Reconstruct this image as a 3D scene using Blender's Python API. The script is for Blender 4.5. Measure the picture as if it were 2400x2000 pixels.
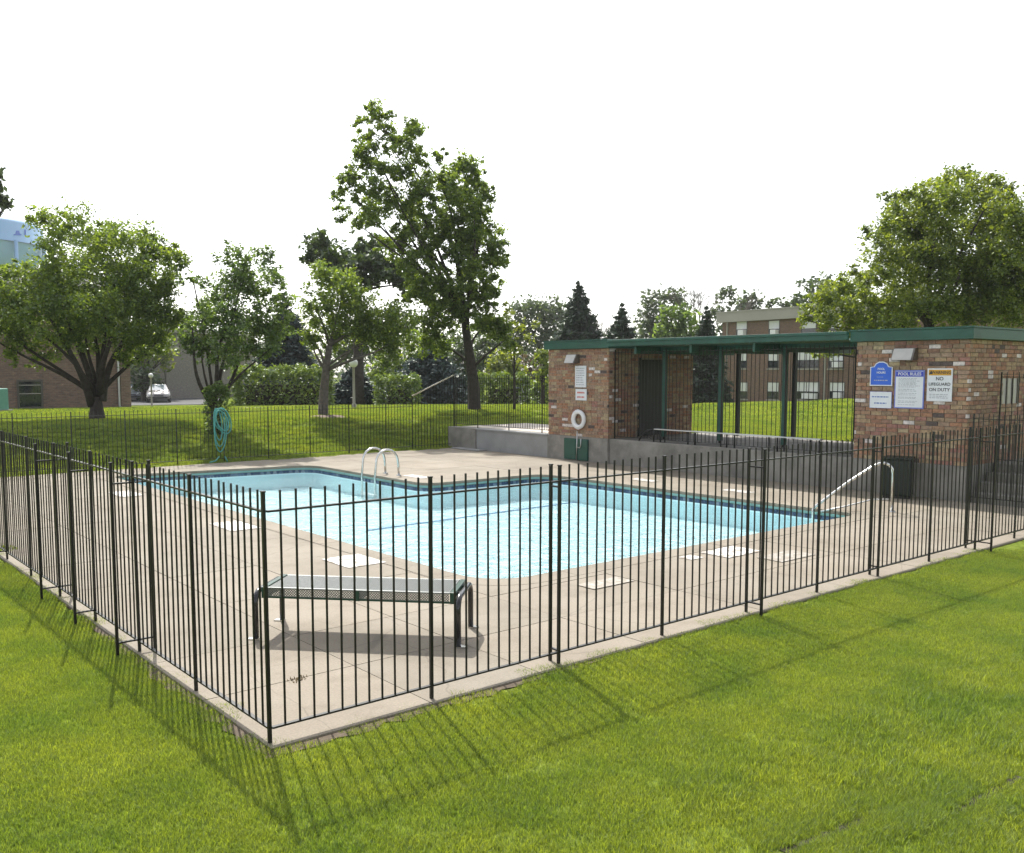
import bpy, bmesh, math, random
import numpy as np
from mathutils import Vector, Matrix

for o in list(bpy.data.objects):
    bpy.data.objects.remove(o, do_unlink=True)
sc = bpy.context.scene
COL = sc.collection
R = math.radians
rng = np.random.default_rng(7)
random.seed(7)

# ------------------------------------------------------------------ camera
CAMP = Vector((-2.345, -5.079, 2.234))
YAW, PITCH, FPX, CX, CY = R(50.138), R(5.041), 2168.8, 1200.0, 1060.0
cam_d = bpy.data.cameras.new("camera")
cam = bpy.data.objects.new("camera", cam_d)
COL.objects.link(cam)
sc.camera = cam
cam.location = CAMP
cam.rotation_euler = (R(90) - PITCH, 0, YAW - R(90))
cam_d.sensor_width = 36
cam_d.lens = 36 * FPX / 2400
cam_d.shift_y = 60 / 2400
cam_d.clip_start = 0.1
cam_d.clip_end = 3000

# ------------------------------------------------------------------ sky and sun
SUN_AZ, SUN_EL = R(71), R(50.5)
world = bpy.data.worlds.new("World")
sc.world = world
world.use_nodes = True
wn = world.node_tree
wn.nodes.clear()
w_out = wn.nodes.new("ShaderNodeOutputWorld")
w_bg = wn.nodes.new("ShaderNodeBackground")
w_sky = wn.nodes.new("ShaderNodeTexSky")
w_sky.sky_type = 'NISHITA'
w_sky.sun_disc = False
w_sky.sun_elevation = SUN_EL
w_sky.sun_rotation = R(90) - SUN_AZ
w_sky.altitude = 200
w_sky.air_density = 1.0
w_sky.dust_density = 2.5
w_sky.ozone_density = 1.0
w_bg.inputs["Strength"].default_value = 0.15
w_hs = wn.nodes.new("ShaderNodeHueSaturation")     # thin white overcast: the sky has little colour of its own
w_hs.inputs["Saturation"].default_value = 0.28
wn.links.new(w_sky.outputs[0], w_hs.inputs["Color"])
wn.links.new(w_hs.outputs[0], w_bg.inputs[0])
wn.links.new(w_bg.outputs[0], w_out.inputs[0])
sun_d = bpy.data.lights.new("sun", 'SUN')
sun_d.energy = 3.2
sun_d.angle = R(0.53)
sun_d.color = (1.0, 0.955, 0.88)
sun = bpy.data.objects.new("sun", sun_d)
COL.objects.link(sun)
SUNV = Vector((math.cos(SUN_AZ) * math.cos(SUN_EL), math.sin(SUN_AZ) * math.cos(SUN_EL), math.sin(SUN_EL)))
sun.rotation_euler = SUNV.to_track_quat('Z', 'Y').to_euler()
sc.view_settings.view_transform = 'Standard'
sc.view_settings.look = 'None'
sc.view_settings.exposure = 1.0
sc.view_settings.gamma = 1
sc.view_settings.use_curve_mapping = False
sc.cycles.max_bounces = 6
sc.cycles.diffuse_bounces = 3
sc.cycles.glossy_bounces = 3
sc.cycles.transparent_max_bounces = 12

# ------------------------------------------------------------------ measuring helpers (surveyed from the photograph)
_f = Vector((math.cos(YAW) * math.cos(PITCH), math.sin(YAW) * math.cos(PITCH), -math.sin(PITCH)))
_r = Vector((math.sin(YAW), -math.cos(YAW), 0))
_d = _f.cross(_r)
def ray(u, v):
    return _r * (u - CX) + _d * (v - CY) + _f * FPX
def at(u, v, D):
    d = ray(u, v)
    return CAMP + d * (D / math.hypot(d.x, d.y))
def ground(u, v, z=0.0):
    d = ray(u, v)
    return CAMP + d * ((z - CAMP.z) / d.z)
def on_x(u, v, x):
    d = ray(u, v)
    return CAMP + d * ((x - CAMP.x) / d.x)
def on_y(u, v, y):
    d = ray(u, v)
    return CAMP + d * ((y - CAMP.y) / d.y)
def smooth(t):
    t = np.clip(t, 0, 1)
    return t * t * (3 - 2 * t)

# ------------------------------------------------------------------ materials
def new_mat(name):
    m = bpy.data.materials.new(name)
    m.use_nodes = True
    nt = m.node_tree
    nt.nodes.clear()
    out = nt.nodes.new("ShaderNodeOutputMaterial")
    return m, nt, out
def N(nt, kind, **kw):
    n = nt.nodes.new(kind)
    for k, v in kw.items():
        setattr(n, k, v)
    return n
def ramp(nt, stops, interp='LINEAR'):
    n = nt.nodes.new("ShaderNodeValToRGB")
    cr = n.color_ramp
    cr.interpolation = interp
    while len(cr.elements) > 1:
        cr.elements.remove(cr.elements[-1])
    for i, (p, c) in enumerate(stops):
        e = cr.elements[0] if i == 0 else cr.elements.new(p)
        e.position = p
        e.color = (*c, 1)
    return n
def mat(name, col, rough=0.6, metal=0.0, var=0.12, scale=8.0, bump=0.0, bscale=60.0, spec=0.5, dirt=None, dirt_scale=2.0, dirt_amt=0.5):
    """Principled surface with noise-driven tone variation, optional blotchy dirt and bump."""
    m, nt, out = new_mat(name)
    p = N(nt, "ShaderNodeBsdfPrincipled")
    p.inputs["Roughness"].default_value = rough
    p.inputs["Metallic"].default_value = metal
    p.inputs["Specular IOR Level"].default_value = spec
    tc = N(nt, "ShaderNodeTexCoord")
    no = N(nt, "ShaderNodeTexNoise")
    no.inputs["Scale"].default_value = scale
    no.inputs["Detail"].default_value = 6
    nt.links.new(tc.outputs["Object"], no.inputs["Vector"])
    rp = ramp(nt, [(0.25, tuple(max(0, c * (1 - var)) for c in col)), (0.75, tuple(min(1, c * (1 + var)) for c in col))])
    nt.links.new(no.outputs["Fac"], rp.inputs["Fac"])
    colout = rp.outputs["Color"]
    if dirt:
        n2 = N(nt, "ShaderNodeTexNoise")
        n2.inputs["Scale"].default_value = dirt_scale
        n2.inputs["Detail"].default_value = 8
        n2.inputs["Roughness"].default_value = 0.65
        nt.links.new(tc.outputs["Object"], n2.inputs["Vector"])
        r2 = ramp(nt, [(0.48, (0, 0, 0)), (0.68, (dirt_amt,) * 3)])
        nt.links.new(n2.outputs["Fac"], r2.inputs["Fac"])
        mx = N(nt, "ShaderNodeMix", data_type='RGBA')
        nt.links.new(r2.outputs["Color"], mx.inputs["Factor"])
        nt.links.new(colout, mx.inputs["A"])
        mx.inputs["B"].default_value = (*dirt, 1)
        colout = mx.outputs["Result"]
    nt.links.new(colout, p.inputs["Base Color"])
    if bump:
        n3 = N(nt, "ShaderNodeTexNoise")
        n3.inputs["Scale"].default_value = bscale
        n3.inputs["Detail"].default_value = 5
        nt.links.new(tc.outputs["Object"], n3.inputs["Vector"])
        b = N(nt, "ShaderNodeBump")
        b.inputs["Strength"].default_value = bump
        b.inputs["Distance"].default_value = 0.01
        nt.links.new(n3.outputs["Fac"], b.inputs["Height"])
        nt.links.new(b.outputs["Normal"], p.inputs["Normal"])
    nt.links.new(p.outputs[0], out.inputs[0])
    return m

def leaf_mat(name, c_dark, c_light, trans=0.5, tcol=None):
    """Leaf: diffuse plus light shining through, each leaf its own tone."""
    m, nt, out = new_mat(name)
    geo = N(nt, "ShaderNodeNewGeometry")
    rp = ramp(nt, [(0.0, c_dark), (0.7, c_light), (1.0, tuple(min(1, c * 1.25) for c in c_light))])
    nt.links.new(geo.outputs["Random Per Island"], rp.inputs["Fac"])
    df = N(nt, "ShaderNodeBsdfDiffuse")
    nt.links.new(rp.outputs["Color"], df.inputs["Color"])
    tr = N(nt, "ShaderNodeBsdfTranslucent")
    mul = N(nt, "ShaderNodeMix", data_type='RGBA', blend_type='MULTIPLY')
    mul.inputs["Factor"].default_value = 1.0
    nt.links.new(rp.outputs["Color"], mul.inputs["A"])
    mul.inputs["B"].default_value = (*(tcol or (1.9, 1.75, 0.7)), 1)
    nt.links.new(mul.outputs["Result"], tr.inputs["Color"])
    gl = N(nt, "ShaderNodeBsdfGlossy")
    gl.inputs["Roughness"].default_value = 0.45
    gl.inputs["Color"].default_value = (0.9, 0.95, 0.9, 1)
    mx = N(nt, "ShaderNodeMixShader")
    mx.inputs[0].default_value = trans
    nt.links.new(df.outputs[0], mx.inputs[1])
    nt.links.new(tr.outputs[0], mx.inputs[2])
    m2 = N(nt, "ShaderNodeMixShader")
    m2.inputs[0].default_value = 0.06
    nt.links.new(mx.outputs[0], m2.inputs[1])
    nt.links.new(gl.outputs[0], m2.inputs[2])
    nt.links.new(m2.outputs[0], out.inputs[0])
    return m

M = {}
M['iron'] = mat('black_iron', (0.007, 0.007, 0.0065), 0.42, var=0.3, scale=30, spec=0.4)
M['concrete'] = mat('grey_concrete', (0.24, 0.225, 0.20), 0.85, var=0.25, scale=3, bump=0.5, bscale=40, dirt=(0.10, 0.095, 0.085), dirt_scale=1.1, dirt_amt=0.75)
M['concrete_new'] = mat('smooth_concrete', (0.27, 0.27, 0.265), 0.85, var=0.14, scale=2, bump=0.3, bscale=50, dirt=(0.17, 0.165, 0.155), dirt_scale=0.9, dirt_amt=0.6)
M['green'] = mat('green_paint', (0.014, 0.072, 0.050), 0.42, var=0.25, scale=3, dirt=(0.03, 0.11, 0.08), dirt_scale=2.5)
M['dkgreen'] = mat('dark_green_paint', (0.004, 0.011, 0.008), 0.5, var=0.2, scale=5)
M['door'] = mat('dark_door_paint', (0.005, 0.008, 0.005), 0.55, var=0.2, scale=4)
M['mortar'] = mat('mortar', (0.26, 0.225, 0.175), 0.95, var=0.18, scale=20, bump=0.4, bscale=90)
M['white'] = mat('white_plastic', (0.72, 0.72, 0.72), 0.5, var=0.06, scale=6)
M['signwhite'] = mat('sign_white', (0.66, 0.67, 0.70), 0.45, var=0.06, scale=3)
M['signblue'] = mat('sign_blue', (0.025, 0.11, 0.55), 0.4, var=0.06)
M['bordblue'] = mat('border_blue', (0.16, 0.20, 0.55), 0.45, var=0.08)
M['headblue'] = mat('header_blue', (0.03, 0.05, 0.42), 0.4, var=0.05)
M['amber'] = mat('sign_amber', (0.55, 0.28, 0.02), 0.45, var=0.15, scale=14)
M['ink'] = mat('sign_ink', (0.03, 0.03, 0.035), 0.6)
M['greyink'] = mat('sign_small_print', (0.36, 0.37, 0.40), 0.6)
M['blueink'] = mat('sign_blue_ink', (0.18, 0.24, 0.46), 0.6)
M['redink'] = mat('sign_red_ink', (0.52, 0.12, 0.10), 0.6)
M['steel'] = mat('stainless_steel', (0.62, 0.62, 0.60), 0.22, metal=1.0, var=0.08, scale=20)
M['alu'] = mat('aluminium', (0.55, 0.55, 0.54), 0.4, metal=0.9, var=0.08, scale=12)
M['bronze'] = mat('bronze_housing', (0.10, 0.085, 0.07), 0.4, var=0.2)
M['lens'] = mat('lamp_lens', (0.42, 0.40, 0.38), 0.25, var=0.1)
M['blackm'] = mat('black_housing', (0.02, 0.02, 0.02), 0.5)
M['benchmetal'] = mat('bench_mesh_coating', (0.17, 0.185, 0.18), 0.42, metal=0.35, var=0.12, scale=25, spec=0.7)
M['benchgreen'] = mat('bench_green_coating', (0.012, 0.05, 0.032), 0.3, var=0.2, scale=10)
M['tubeblack'] = mat('bench_tube_coating', (0.014, 0.013, 0.014), 0.25, var=0.2, spec=0.7)
M['hose'] = mat('hose_rubber', (0.07, 0.30, 0.26), 0.45, var=0.12, scale=18)
M['teal'] = mat('pool_lip_paint', (0.17, 0.33, 0.30), 0.6, var=0.22, scale=4)
M['plaster'] = mat('pool_plaster', (0.64, 0.82, 0.85), 0.7, var=0.05, scale=1.5)
M['poolblue'] = mat('pool_stripe_blue', (0.10, 0.24, 0.42), 0.6, var=0.15)
M['black'] = mat('skimmer_black', (0.012, 0.012, 0.014), 0.6)
M['bark'] = mat('bark', (0.040, 0.032, 0.026), 0.95, var=0.45, scale=9, bump=1.0, bscale=18)
M['barkgrey'] = mat('grey_bark', (0.11, 0.095, 0.08), 0.95, var=0.4, scale=9, bump=1.0, bscale=18)
M['mulch'] = mat('leaf_mulch', (0.15, 0.105, 0.08), 0.95, var=0.45, scale=30, bump=0.8, bscale=70)
M['lamppost'] = mat('lamp_post_paint', (0.30, 0.28, 0.25), 0.6, var=0.1)
M['globe'] = mat('lamp_globe', (0.74, 0.74, 0.74), 0.35, var=0.03)
M['carsilver'] = mat('silver_car_paint', (0.30, 0.28, 0.275), 0.25, metal=0.3, var=0.03, spec=0.7)
M['carblue'] = mat('pale_blue_car_paint', (0.35, 0.38, 0.43), 0.25, metal=0.3, var=0.03, spec=0.7)
M['carwhite'] = mat('white_car_paint', (0.68, 0.68, 0.68), 0.25, var=0.03, spec=0.7)
M['glass'] = mat('dark_glass', (0.02, 0.025, 0.03), 0.06, var=0.1, spec=0.9)
M['carglass'] = mat('car_glass', (0.16, 0.20, 0.23), 0.05, var=0.1, spec=1.0)
M['blind'] = mat('window_blind', (0.62, 0.63, 0.62), 0.6, var=0.06, scale=3)
M['frame'] = mat('window_frame', (0.10, 0.09, 0.075), 0.5)
M['ac'] = mat('air_conditioner', (0.70, 0.70, 0.72), 0.5, var=0.05)
M['tyre'] = mat('tyre', (0.02, 0.02, 0.02), 0.8)
M['beige'] = mat('beige_fascia', (0.30, 0.285, 0.245), 0.6, var=0.06, scale=0.8)
M['tank'] = mat('water_tank_paint', (0.20, 0.38, 0.62), 0.45, var=0.06, scale=0.3)
M['utility'] = mat('utility_green', (0.11, 0.30, 0.24), 0.5, var=0.1)
M['asphalt'] = mat('asphalt', (0.06, 0.06, 0.06), 0.9, var=0.2, scale=3)
M['path'] = mat('path_concrete', (0.46, 0.41, 0.35), 0.85, var=0.12, scale=2, bump=0.3)
M['rut'] = mat('rut_earth', (0.035, 0.034, 0.014), 0.95, var=0.5, scale=16, bump=0.8, bscale=50)
M['soil'] = mat('soil', (0.10, 0.075, 0.05), 0.95, var=0.4, scale=14, bump=0.8, bscale=50)

def brick_piece_mat():
    """One brick of many: colour is picked per piece."""
    m, nt, out = new_mat('reclaimed_brick')
    p = N(nt, "ShaderNodeBsdfPrincipled")
    p.inputs["Roughness"].default_value = 0.9
    oi = N(nt, "ShaderNodeObjectInfo")
    ge = N(nt, "ShaderNodeNewGeometry")
    ad = N(nt, "ShaderNodeMath", operation='ADD')
    fr = N(nt, "ShaderNodeMath", operation='FRACT')
    nt.links.new(oi.outputs["Random"], ad.inputs[0])
    nt.links.new(ge.outputs["Random Per Island"], ad.inputs[1])
    nt.links.new(ad.outputs[0], fr.inputs[0])
    rp = ramp(nt, [(0.0, (0.29, 0.195, 0.125)), (0.13, (0.25, 0.145, 0.095)), (0.25, (0.32, 0.245, 0.15)), (0.38, (0.22, 0.14, 0.10)),
                   (0.5, (0.31, 0.18, 0.11)), (0.60, (0.28, 0.21, 0.15)), (0.73, (0.25, 0.19, 0.125)), (0.83, (0.34, 0.285, 0.18)),
                   (0.89, (0.09, 0.075, 0.07)), (0.915, (0.27, 0.15, 0.12)), (0.965, (0.56, 0.54, 0.52))], 'CONSTANT')
    nt.links.new(fr.outputs[0], rp.inputs["Fac"])
    tc = N(nt, "ShaderNodeTexCoord")
    no = N(nt, "ShaderNodeTexNoise")
    no.inputs["Scale"].default_value = 22
    no.inputs["Detail"].default_value = 6
    nt.links.new(ge.outputs["Position"], no.inputs["Vector"])
    mul = N(nt, "ShaderNodeMix", data_type='RGBA', blend_type='MULTIPLY')
    mul.inputs["Factor"].default_value = 1
    r2 = ramp(nt, [(0.3, (0.72, 0.68, 0.67)), (0.7, (1.36, 1.24, 1.22))])
    nt.links.new(no.outputs["Fac"], r2.inputs["Fac"])
    nt.links.new(rp.outputs["Color"], mul.inputs["A"])
    nt.links.new(r2.outputs["Color"], mul.inputs["B"])
    nt.links.new(mul.outputs["Result"], p.inputs["Base Color"])
    b = N(nt, "ShaderNodeBump")
    b.inputs["Strength"].default_value = 0.6
    b.inputs["Distance"].default_value = 0.006
    n3 = N(nt, "ShaderNodeTexNoise")
    n3.inputs["Scale"].default_value = 70
    nt.links.new(ge.outputs["Position"], n3.inputs["Vector"])
    nt.links.new(n3.outputs["Fac"], b.inputs["Height"])
    nt.links.new(b.outputs["Normal"], p.inputs["Normal"])
    nt.links.new(p.outputs[0], out.inputs[0])
    return m
M['brick'] = brick_piece_mat()

def brick_wall_mat(name, c1, c2, cm, scale, wet=None):
    """Far brickwork, too far off to tell the bricks apart (object coordinates: X along, Z up)."""
    m, nt, out = new_mat(name)
    p = N(nt, "ShaderNodeBsdfPrincipled")
    p.inputs["Roughness"].default_value = 0.9
    tc = N(nt, "ShaderNodeTexCoord")
    sep = N(nt, "ShaderNodeSeparateXYZ")
    cmb = N(nt, "ShaderNodeCombineXYZ")
    nt.links.new(tc.outputs["Object"], sep.inputs[0])
    ad = N(nt, "ShaderNodeMath", operation='ADD')
    nt.links.new(sep.outputs["X"], ad.inputs[0])
    nt.links.new(sep.outputs["Y"], ad.inputs[1])
    nt.links.new(ad.outputs[0], cmb.inputs[0])
    nt.links.new(sep.outputs["Z"], cmb.inputs[1])
    br = N(nt, "ShaderNodeTexBrick")
    br.inputs["Color1"].default_value = (*c1, 1)
    br.inputs["Color2"].default_value = (*c2, 1)
    br.inputs["Mortar"].default_value = (*cm, 1)
    br.inputs["Scale"].default_value = scale
    br.inputs["Brick Width"].default_value = 0.21 * 1
    br.inputs["Row Height"].default_value = 0.075
    br.inputs["Mortar Size"].default_value = 0.008
    nt.links.new(cmb.outputs[0], br.inputs["Vector"])
    # a few pale and dark bricks, blotches
    wh = N(nt, "ShaderNodeTexNoise")
    wh.inputs["Scale"].default_value = 5.0
    wh.inputs["Detail"].default_value = 3
    mp = N(nt, "ShaderNodeMapping")
    mp.inputs["Scale"].default_value = (1, 2.6, 1)
    nt.links.new(cmb.outputs[0], mp.inputs[0])
    nt.links.new(mp.outputs[0], wh.inputs["Vector"])
    r1 = ramp(nt, [(0.0, (0.55, 0.55, 0.55)), (0.4, (0.9, 0.9, 0.9)), (0.6, (1.1, 1.05, 1.0)), (0.70, (1.25, 1.2, 1.15)), (0.76, (2.2, 2.3, 2.4))])
    nt.links.new(wh.outputs["Fac"], r1.inputs["Fac"])
    mul = N(nt, "ShaderNodeMix", data_type='RGBA', blend_type='MULTIPLY')
    mul.inputs["Factor"].default_value = 1
    nt.links.new(br.outputs["Color"], mul.inputs["A"])
    nt.links.new(r1.outputs["Color"], mul.inputs["B"])
    nt.links.new(mul.outputs["Result"], p.inputs["Base Color"])
    b = N(nt, "ShaderNodeBump")
    b.inputs["Strength"].default_value = 0.5
    b.inputs["Distance"].default_value = 0.01
    nt.links.new(br.outputs["Fac"], b.inputs["Height"])
    b.invert = True
    nt.links.new(b.outputs["Normal"], p.inputs["Normal"])
    nt.links.new(p.outputs[0], out.inputs[0])
    return m
M['farbrick'] = brick_wall_mat('apartment_brick', (0.19, 0.11, 0.075), (0.135, 0.085, 0.065), (0.16, 0.13, 0.105), 1.0)
M['leftbrick'] = brick_wall_mat('house_brick', (0.24, 0.16, 0.12), (0.17, 0.115, 0.09), (0.21, 0.18, 0.15), 1.0)
M['greybrick'] = brick_wall_mat('grey_brick', (0.20, 0.185, 0.17), (0.165, 0.15, 0.14), (0.19, 0.18, 0.165), 1.0)

def deck_mat():
    m, nt, out = new_mat('pool_deck_concrete')
    p = N(nt, "ShaderNodeBsdfPrincipled")
    p.inputs["Roughness"].default_value = 0.85
    ge = N(nt, "ShaderNodeNewGeometry")
    oi = N(nt, "ShaderNodeObjectInfo")
    n1 = N(nt, "ShaderNodeTexNoise"); n1.inputs["Scale"].default_value = 0.9; n1.inputs["Detail"].default_value = 8
    n2 = N(nt, "ShaderNodeTexNoise"); n2.inputs["Scale"].default_value = 60; n2.inputs["Detail"].default_value = 3
    nt.links.new(ge.outputs["Position"], n1.inputs["Vector"])
    nt.links.new(ge.outputs["Position"], n2.inputs["Vector"])
    r1 = ramp(nt, [(0.25, (0.184, 0.156, 0.117)), (0.5, (0.231, 0.200, 0.154)), (0.75, (0.270, 0.238, 0.189))])
    nt.links.new(n1.outputs["Fac"], r1.inputs["Fac"])
    r2 = ramp(nt, [(0.3, (0.86, 0.86, 0.86)), (0.7, (1.1, 1.1, 1.1))])
    nt.links.new(n2.outputs["Fac"], r2.inputs["Fac"])
    mu = N(nt, "ShaderNodeMix", data_type='RGBA', blend_type='MULTIPLY'); mu.inputs["Factor"].default_value = 1
    nt.links.new(r1.outputs["Color"], mu.inputs["A"]); nt.links.new(r2.outputs["Color"], mu.inputs["B"])
    r3 = ramp(nt, [(0, (0.93, 0.93, 0.93)), (1, (1.06, 1.05, 1.04))])
    nt.links.new(oi.outputs["Random"], r3.inputs["Fac"])
    m3 = N(nt, "ShaderNodeMix", data_type='RGBA', blend_type='MULTIPLY'); m3.inputs["Factor"].default_value = 1
    nt.links.new(mu.outputs["Result"], m3.inputs["A"]); nt.links.new(r3.outputs["Color"], m3.inputs["B"])
    # hairline cracks
    vo = N(nt, "ShaderNodeTexVoronoi"); vo.feature = 'DISTANCE_TO_EDGE'; vo.inputs["Scale"].default_value = 0.55
    wv = N(nt, "ShaderNodeTexNoise"); wv.inputs["Scale"].default_value = 3
    av = N(nt, "ShaderNodeMix", data_type='VECTOR'); av.inputs["Factor"].default_value = 0.12
    nt.links.new(ge.outputs["Position"], wv.inputs["Vector"])
    nt.links.new(ge.outputs["Position"], av.inputs["A"]); nt.links.new(wv.outputs["Color"], av.inputs["B"])
    nt.links.new(av.outputs["Result"], vo.inputs["Vector"])
    r4 = ramp(nt, [(0.0, (0.62, 0.6, 0.58)), (0.0035, (1, 1, 1))])
    nt.links.new(vo.outputs["Distance"], r4.inputs["Fac"])
    m4 = N(nt, "ShaderNodeMix", data_type='RGBA', blend_type='MULTIPLY'); m4.inputs["Factor"].default_value = 0.6
    nt.links.new(m3.outputs["Result"], m4.inputs["A"]); nt.links.new(r4.outputs["Color"], m4.inputs["B"])
    n5 = N(nt, "ShaderNodeTexNoise"); n5.inputs["Scale"].default_value = 2.1; n5.inputs["Detail"].default_value = 10; n5.inputs["Roughness"].default_value = 0.72
    nt.links.new(ge.outputs["Position"], n5.inputs["Vector"])
    r5 = ramp(nt, [(0.50, (1, 1, 1)), (0.62, (0.86, 0.85, 0.83)), (0.72, (0.72, 0.70, 0.67))])
    nt.links.new(n5.outputs["Fac"], r5.inputs["Fac"])
    m5 = N(nt, "ShaderNodeMix", data_type='RGBA', blend_type='MULTIPLY'); m5.inputs["Factor"].default_value = 1
    nt.links.new(m4.outputs["Result"], m5.inputs["A"]); nt.links.new(r5.outputs["Color"], m5.inputs["B"])
    nt.links.new(m5.outputs["Result"], p.inputs["Base Color"])
    b = N(nt, "ShaderNodeBump"); b.inputs["Strength"].default_value = 0.35; b.inputs["Distance"].default_value = 0.004
    nt.links.new(n2.outputs["Fac"], b.inputs["Height"]); nt.links.new(b.outputs["Normal"], p.inputs["Normal"])
    nt.links.new(p.outputs[0], out.inputs[0])
    return m
M['deck'] = deck_mat()
M['joint'] = mat('joint_sand', (0.16, 0.125, 0.09), 0.95, var=0.3, scale=10)

def worn_paint_mat():
    m, nt, out = new_mat('worn_white_paint')
    p = N(nt, "ShaderNodeBsdfPrincipled"); p.inputs["Roughness"].default_value = 0.7
    ge = N(nt, "ShaderNodeNewGeometry")
    n1 = N(nt, "ShaderNodeTexNoise"); n1.inputs["Scale"].default_value = 9; n1.inputs["Detail"].default_value = 12; n1.inputs["Roughness"].default_value = 0.7
    nt.links.new(ge.outputs["Position"], n1.inputs["Vector"])
    r1 = ramp(nt, [(0.43, (0.28, 0.238, 0.182)), (0.50, (0.50, 0.48, 0.45)), (0.60, (0.60, 0.59, 0.57))])
    nt.links.new(n1.outputs["Fac"], r1.inputs["Fac"]); nt.links.new(r1.outputs["Color"], p.inputs["Base Color"])
    nt.links.new(p.outputs[0], out.inputs[0])
    return m
M['paint'] = worn_paint_mat()
M['fadedpaint'] = worn_paint_mat()
_fr = [n for n in M['fadedpaint'].node_tree.nodes if n.type == 'VALTORGB'][0].color_ramp
for e_, p_, c_ in zip(_fr.elements, (0.40, 0.52, 0.70), ((0.225, 0.195, 0.15, 1), (0.30, 0.27, 0.225, 1), (0.46, 0.44, 0.41, 1))):
    e_.position = p_; e_.color = c_

def lawn_mat():
    m, nt, out = new_mat('lawn_turf')
    p = N(nt, "ShaderNodeBsdfDiffuse")
    ge = N(nt, "ShaderNodeNewGeometry")
    n1 = N(nt, "ShaderNodeTexNoise"); n1.inputs["Scale"].default_value = 0.5; n1.inputs["Detail"].default_value = 6
    n2 = N(nt, "ShaderNodeTexNoise"); n2.inputs["Scale"].default_value = 14; n2.inputs["Detail"].default_value = 6
    nt.links.new(ge.outputs["Position"], n1.inputs["Vector"]); nt.links.new(ge.outputs["Position"], n2.inputs["Vector"])
    r1 = ramp(nt, [(0.3, (0.12, 0.16, 0.028)), (0.5, (0.155, 0.20, 0.038)), (0.72, (0.195, 0.23, 0.05))])
    nt.links.new(n1.outputs["Fac"], r1.inputs["Fac"])
    r2 = ramp(nt, [(0.3, (0.6, 0.62, 0.6)), (0.7, (1.2, 1.2, 1.15))])
    nt.links.new(n2.outputs["Fac"], r2.inputs["Fac"])
    mu = N(nt, "ShaderNodeMix", data_type='RGBA', blend_type='MULTIPLY'); mu.inputs["Factor"].default_value = 1
    nt.links.new(r1.outputs["Color"], mu.inputs["A"]); nt.links.new(r2.outputs["Color"], mu.inputs["B"])
    nt.links.new(mu.outputs["Result"], p.inputs["Color"])
    b = N(nt, "ShaderNodeBump"); b.inputs["Strength"].default_value = 1; b.inputs["Distance"].default_value = 0.03
    nt.links.new(n2.outputs["Fac"], b.inputs["Height"]); nt.links.new(b.outputs["Normal"], p.inputs["Normal"])
    nt.links.new(p.outputs[0], out.inputs[0])
    return m
M['lawn'] = lawn_mat()
M['blade'] = leaf_mat('grass_blade', (0.055, 0.100, 0.010), (0.180, 0.252, 0.028), 0.5, (1.75, 1.6, 0.7))
def mottle(m, scale, lo, hi):
    nt = m.node_tree
    rp = [n for n in nt.nodes if n.type == 'VALTORGB'][0]
    ge = nt.nodes.new("ShaderNodeNewGeometry")
    no = nt.nodes.new("ShaderNodeTexNoise"); no.inputs["Scale"].default_value = scale; no.inputs["Detail"].default_value = 5; no.inputs["Roughness"].default_value = 0.6
    nt.links.new(ge.outputs["Position"], no.inputs["Vector"])
    r2 = ramp(nt, [(0.32, lo), (0.68, hi)])
    nt.links.new(no.outputs["Fac"], r2.inputs["Fac"])
    mu = nt.nodes.new("ShaderNodeMix"); mu.data_type = 'RGBA'; mu.blend_type = 'MULTIPLY'; mu.inputs["Factor"].default_value = 1
    tg = [(l.to_socket) for l in list(nt.links) if l.from_node == rp]
    nt.links.new(rp.outputs["Color"], mu.inputs["A"]); nt.links.new(r2.outputs["Color"], mu.inputs["B"])
    for t_ in tg: nt.links.new(mu.outputs["Result"], t_)
mottle(M['blade'], 1.1, (0.76, 0.86, 1.0), (1.52, 1.30, 1.45))
[n for n in M['blade'].node_tree.nodes if n.type == 'MIX_SHADER'][1].inputs[0].default_value = 0.05
[n for n in M['blade'].node_tree.nodes if n.type == 'BSDF_GLOSSY'][0].inputs['Roughness'].default_value = 0.75
M['leaf_a'] = leaf_mat('leaf_mid', (0.050, 0.092, 0.015), (0.132, 0.196, 0.034), 0.54)
M['leaf_b'] = leaf_mat('leaf_cool', (0.050, 0.090, 0.026), (0.118, 0.180, 0.048), 0.52, (1.6, 1.6, 0.8))
M['leaf_c'] = leaf_mat('leaf_bright', (0.062, 0.105, 0.015), (0.15, 0.20, 0.04), 0.52)
M['leaf_dark'] = leaf_mat('leaf_dark', (0.024, 0.046, 0.014), (0.052, 0.082, 0.026), 0.4)
M['leaf_far'] = leaf_mat('leaf_far', (0.045, 0.068, 0.032), (0.085, 0.115, 0.052), 0.42, (1.4, 1.4, 0.9))
M['leaf_hedge'] = leaf_mat('hedge_leaf', (0.050, 0.092, 0.013), (0.135, 0.195, 0.036), 0.30)
M['leaf_yellow'] = leaf_mat('leaf_yellow', (0.09, 0.13, 0.02), (0.19, 0.23, 0.04), 0.5)
M['leaf_brown'] = leaf_mat('leaf_brown', (0.07, 0.055, 0.035), (0.13, 0.10, 0.06), 0.35, (1.3, 1.2, 0.9))
for k_ in ('leaf_a', 'leaf_b', 'leaf_c'):
    mottle(M[k_], 1.3, (0.78, 0.82, 0.85), (1.40, 1.28, 1.1))
M['needle_blue'] = leaf_mat('spruce_needle_blue', (0.016, 0.032, 0.032), (0.042, 0.070, 0.066), 0.18, (1.2, 1.2, 1.0))
M['needle'] = leaf_mat('spruce_needle', (0.014, 0.030, 0.016), (0.036, 0.060, 0.030), 0.2, (1.2, 1.2, 0.9))

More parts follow.
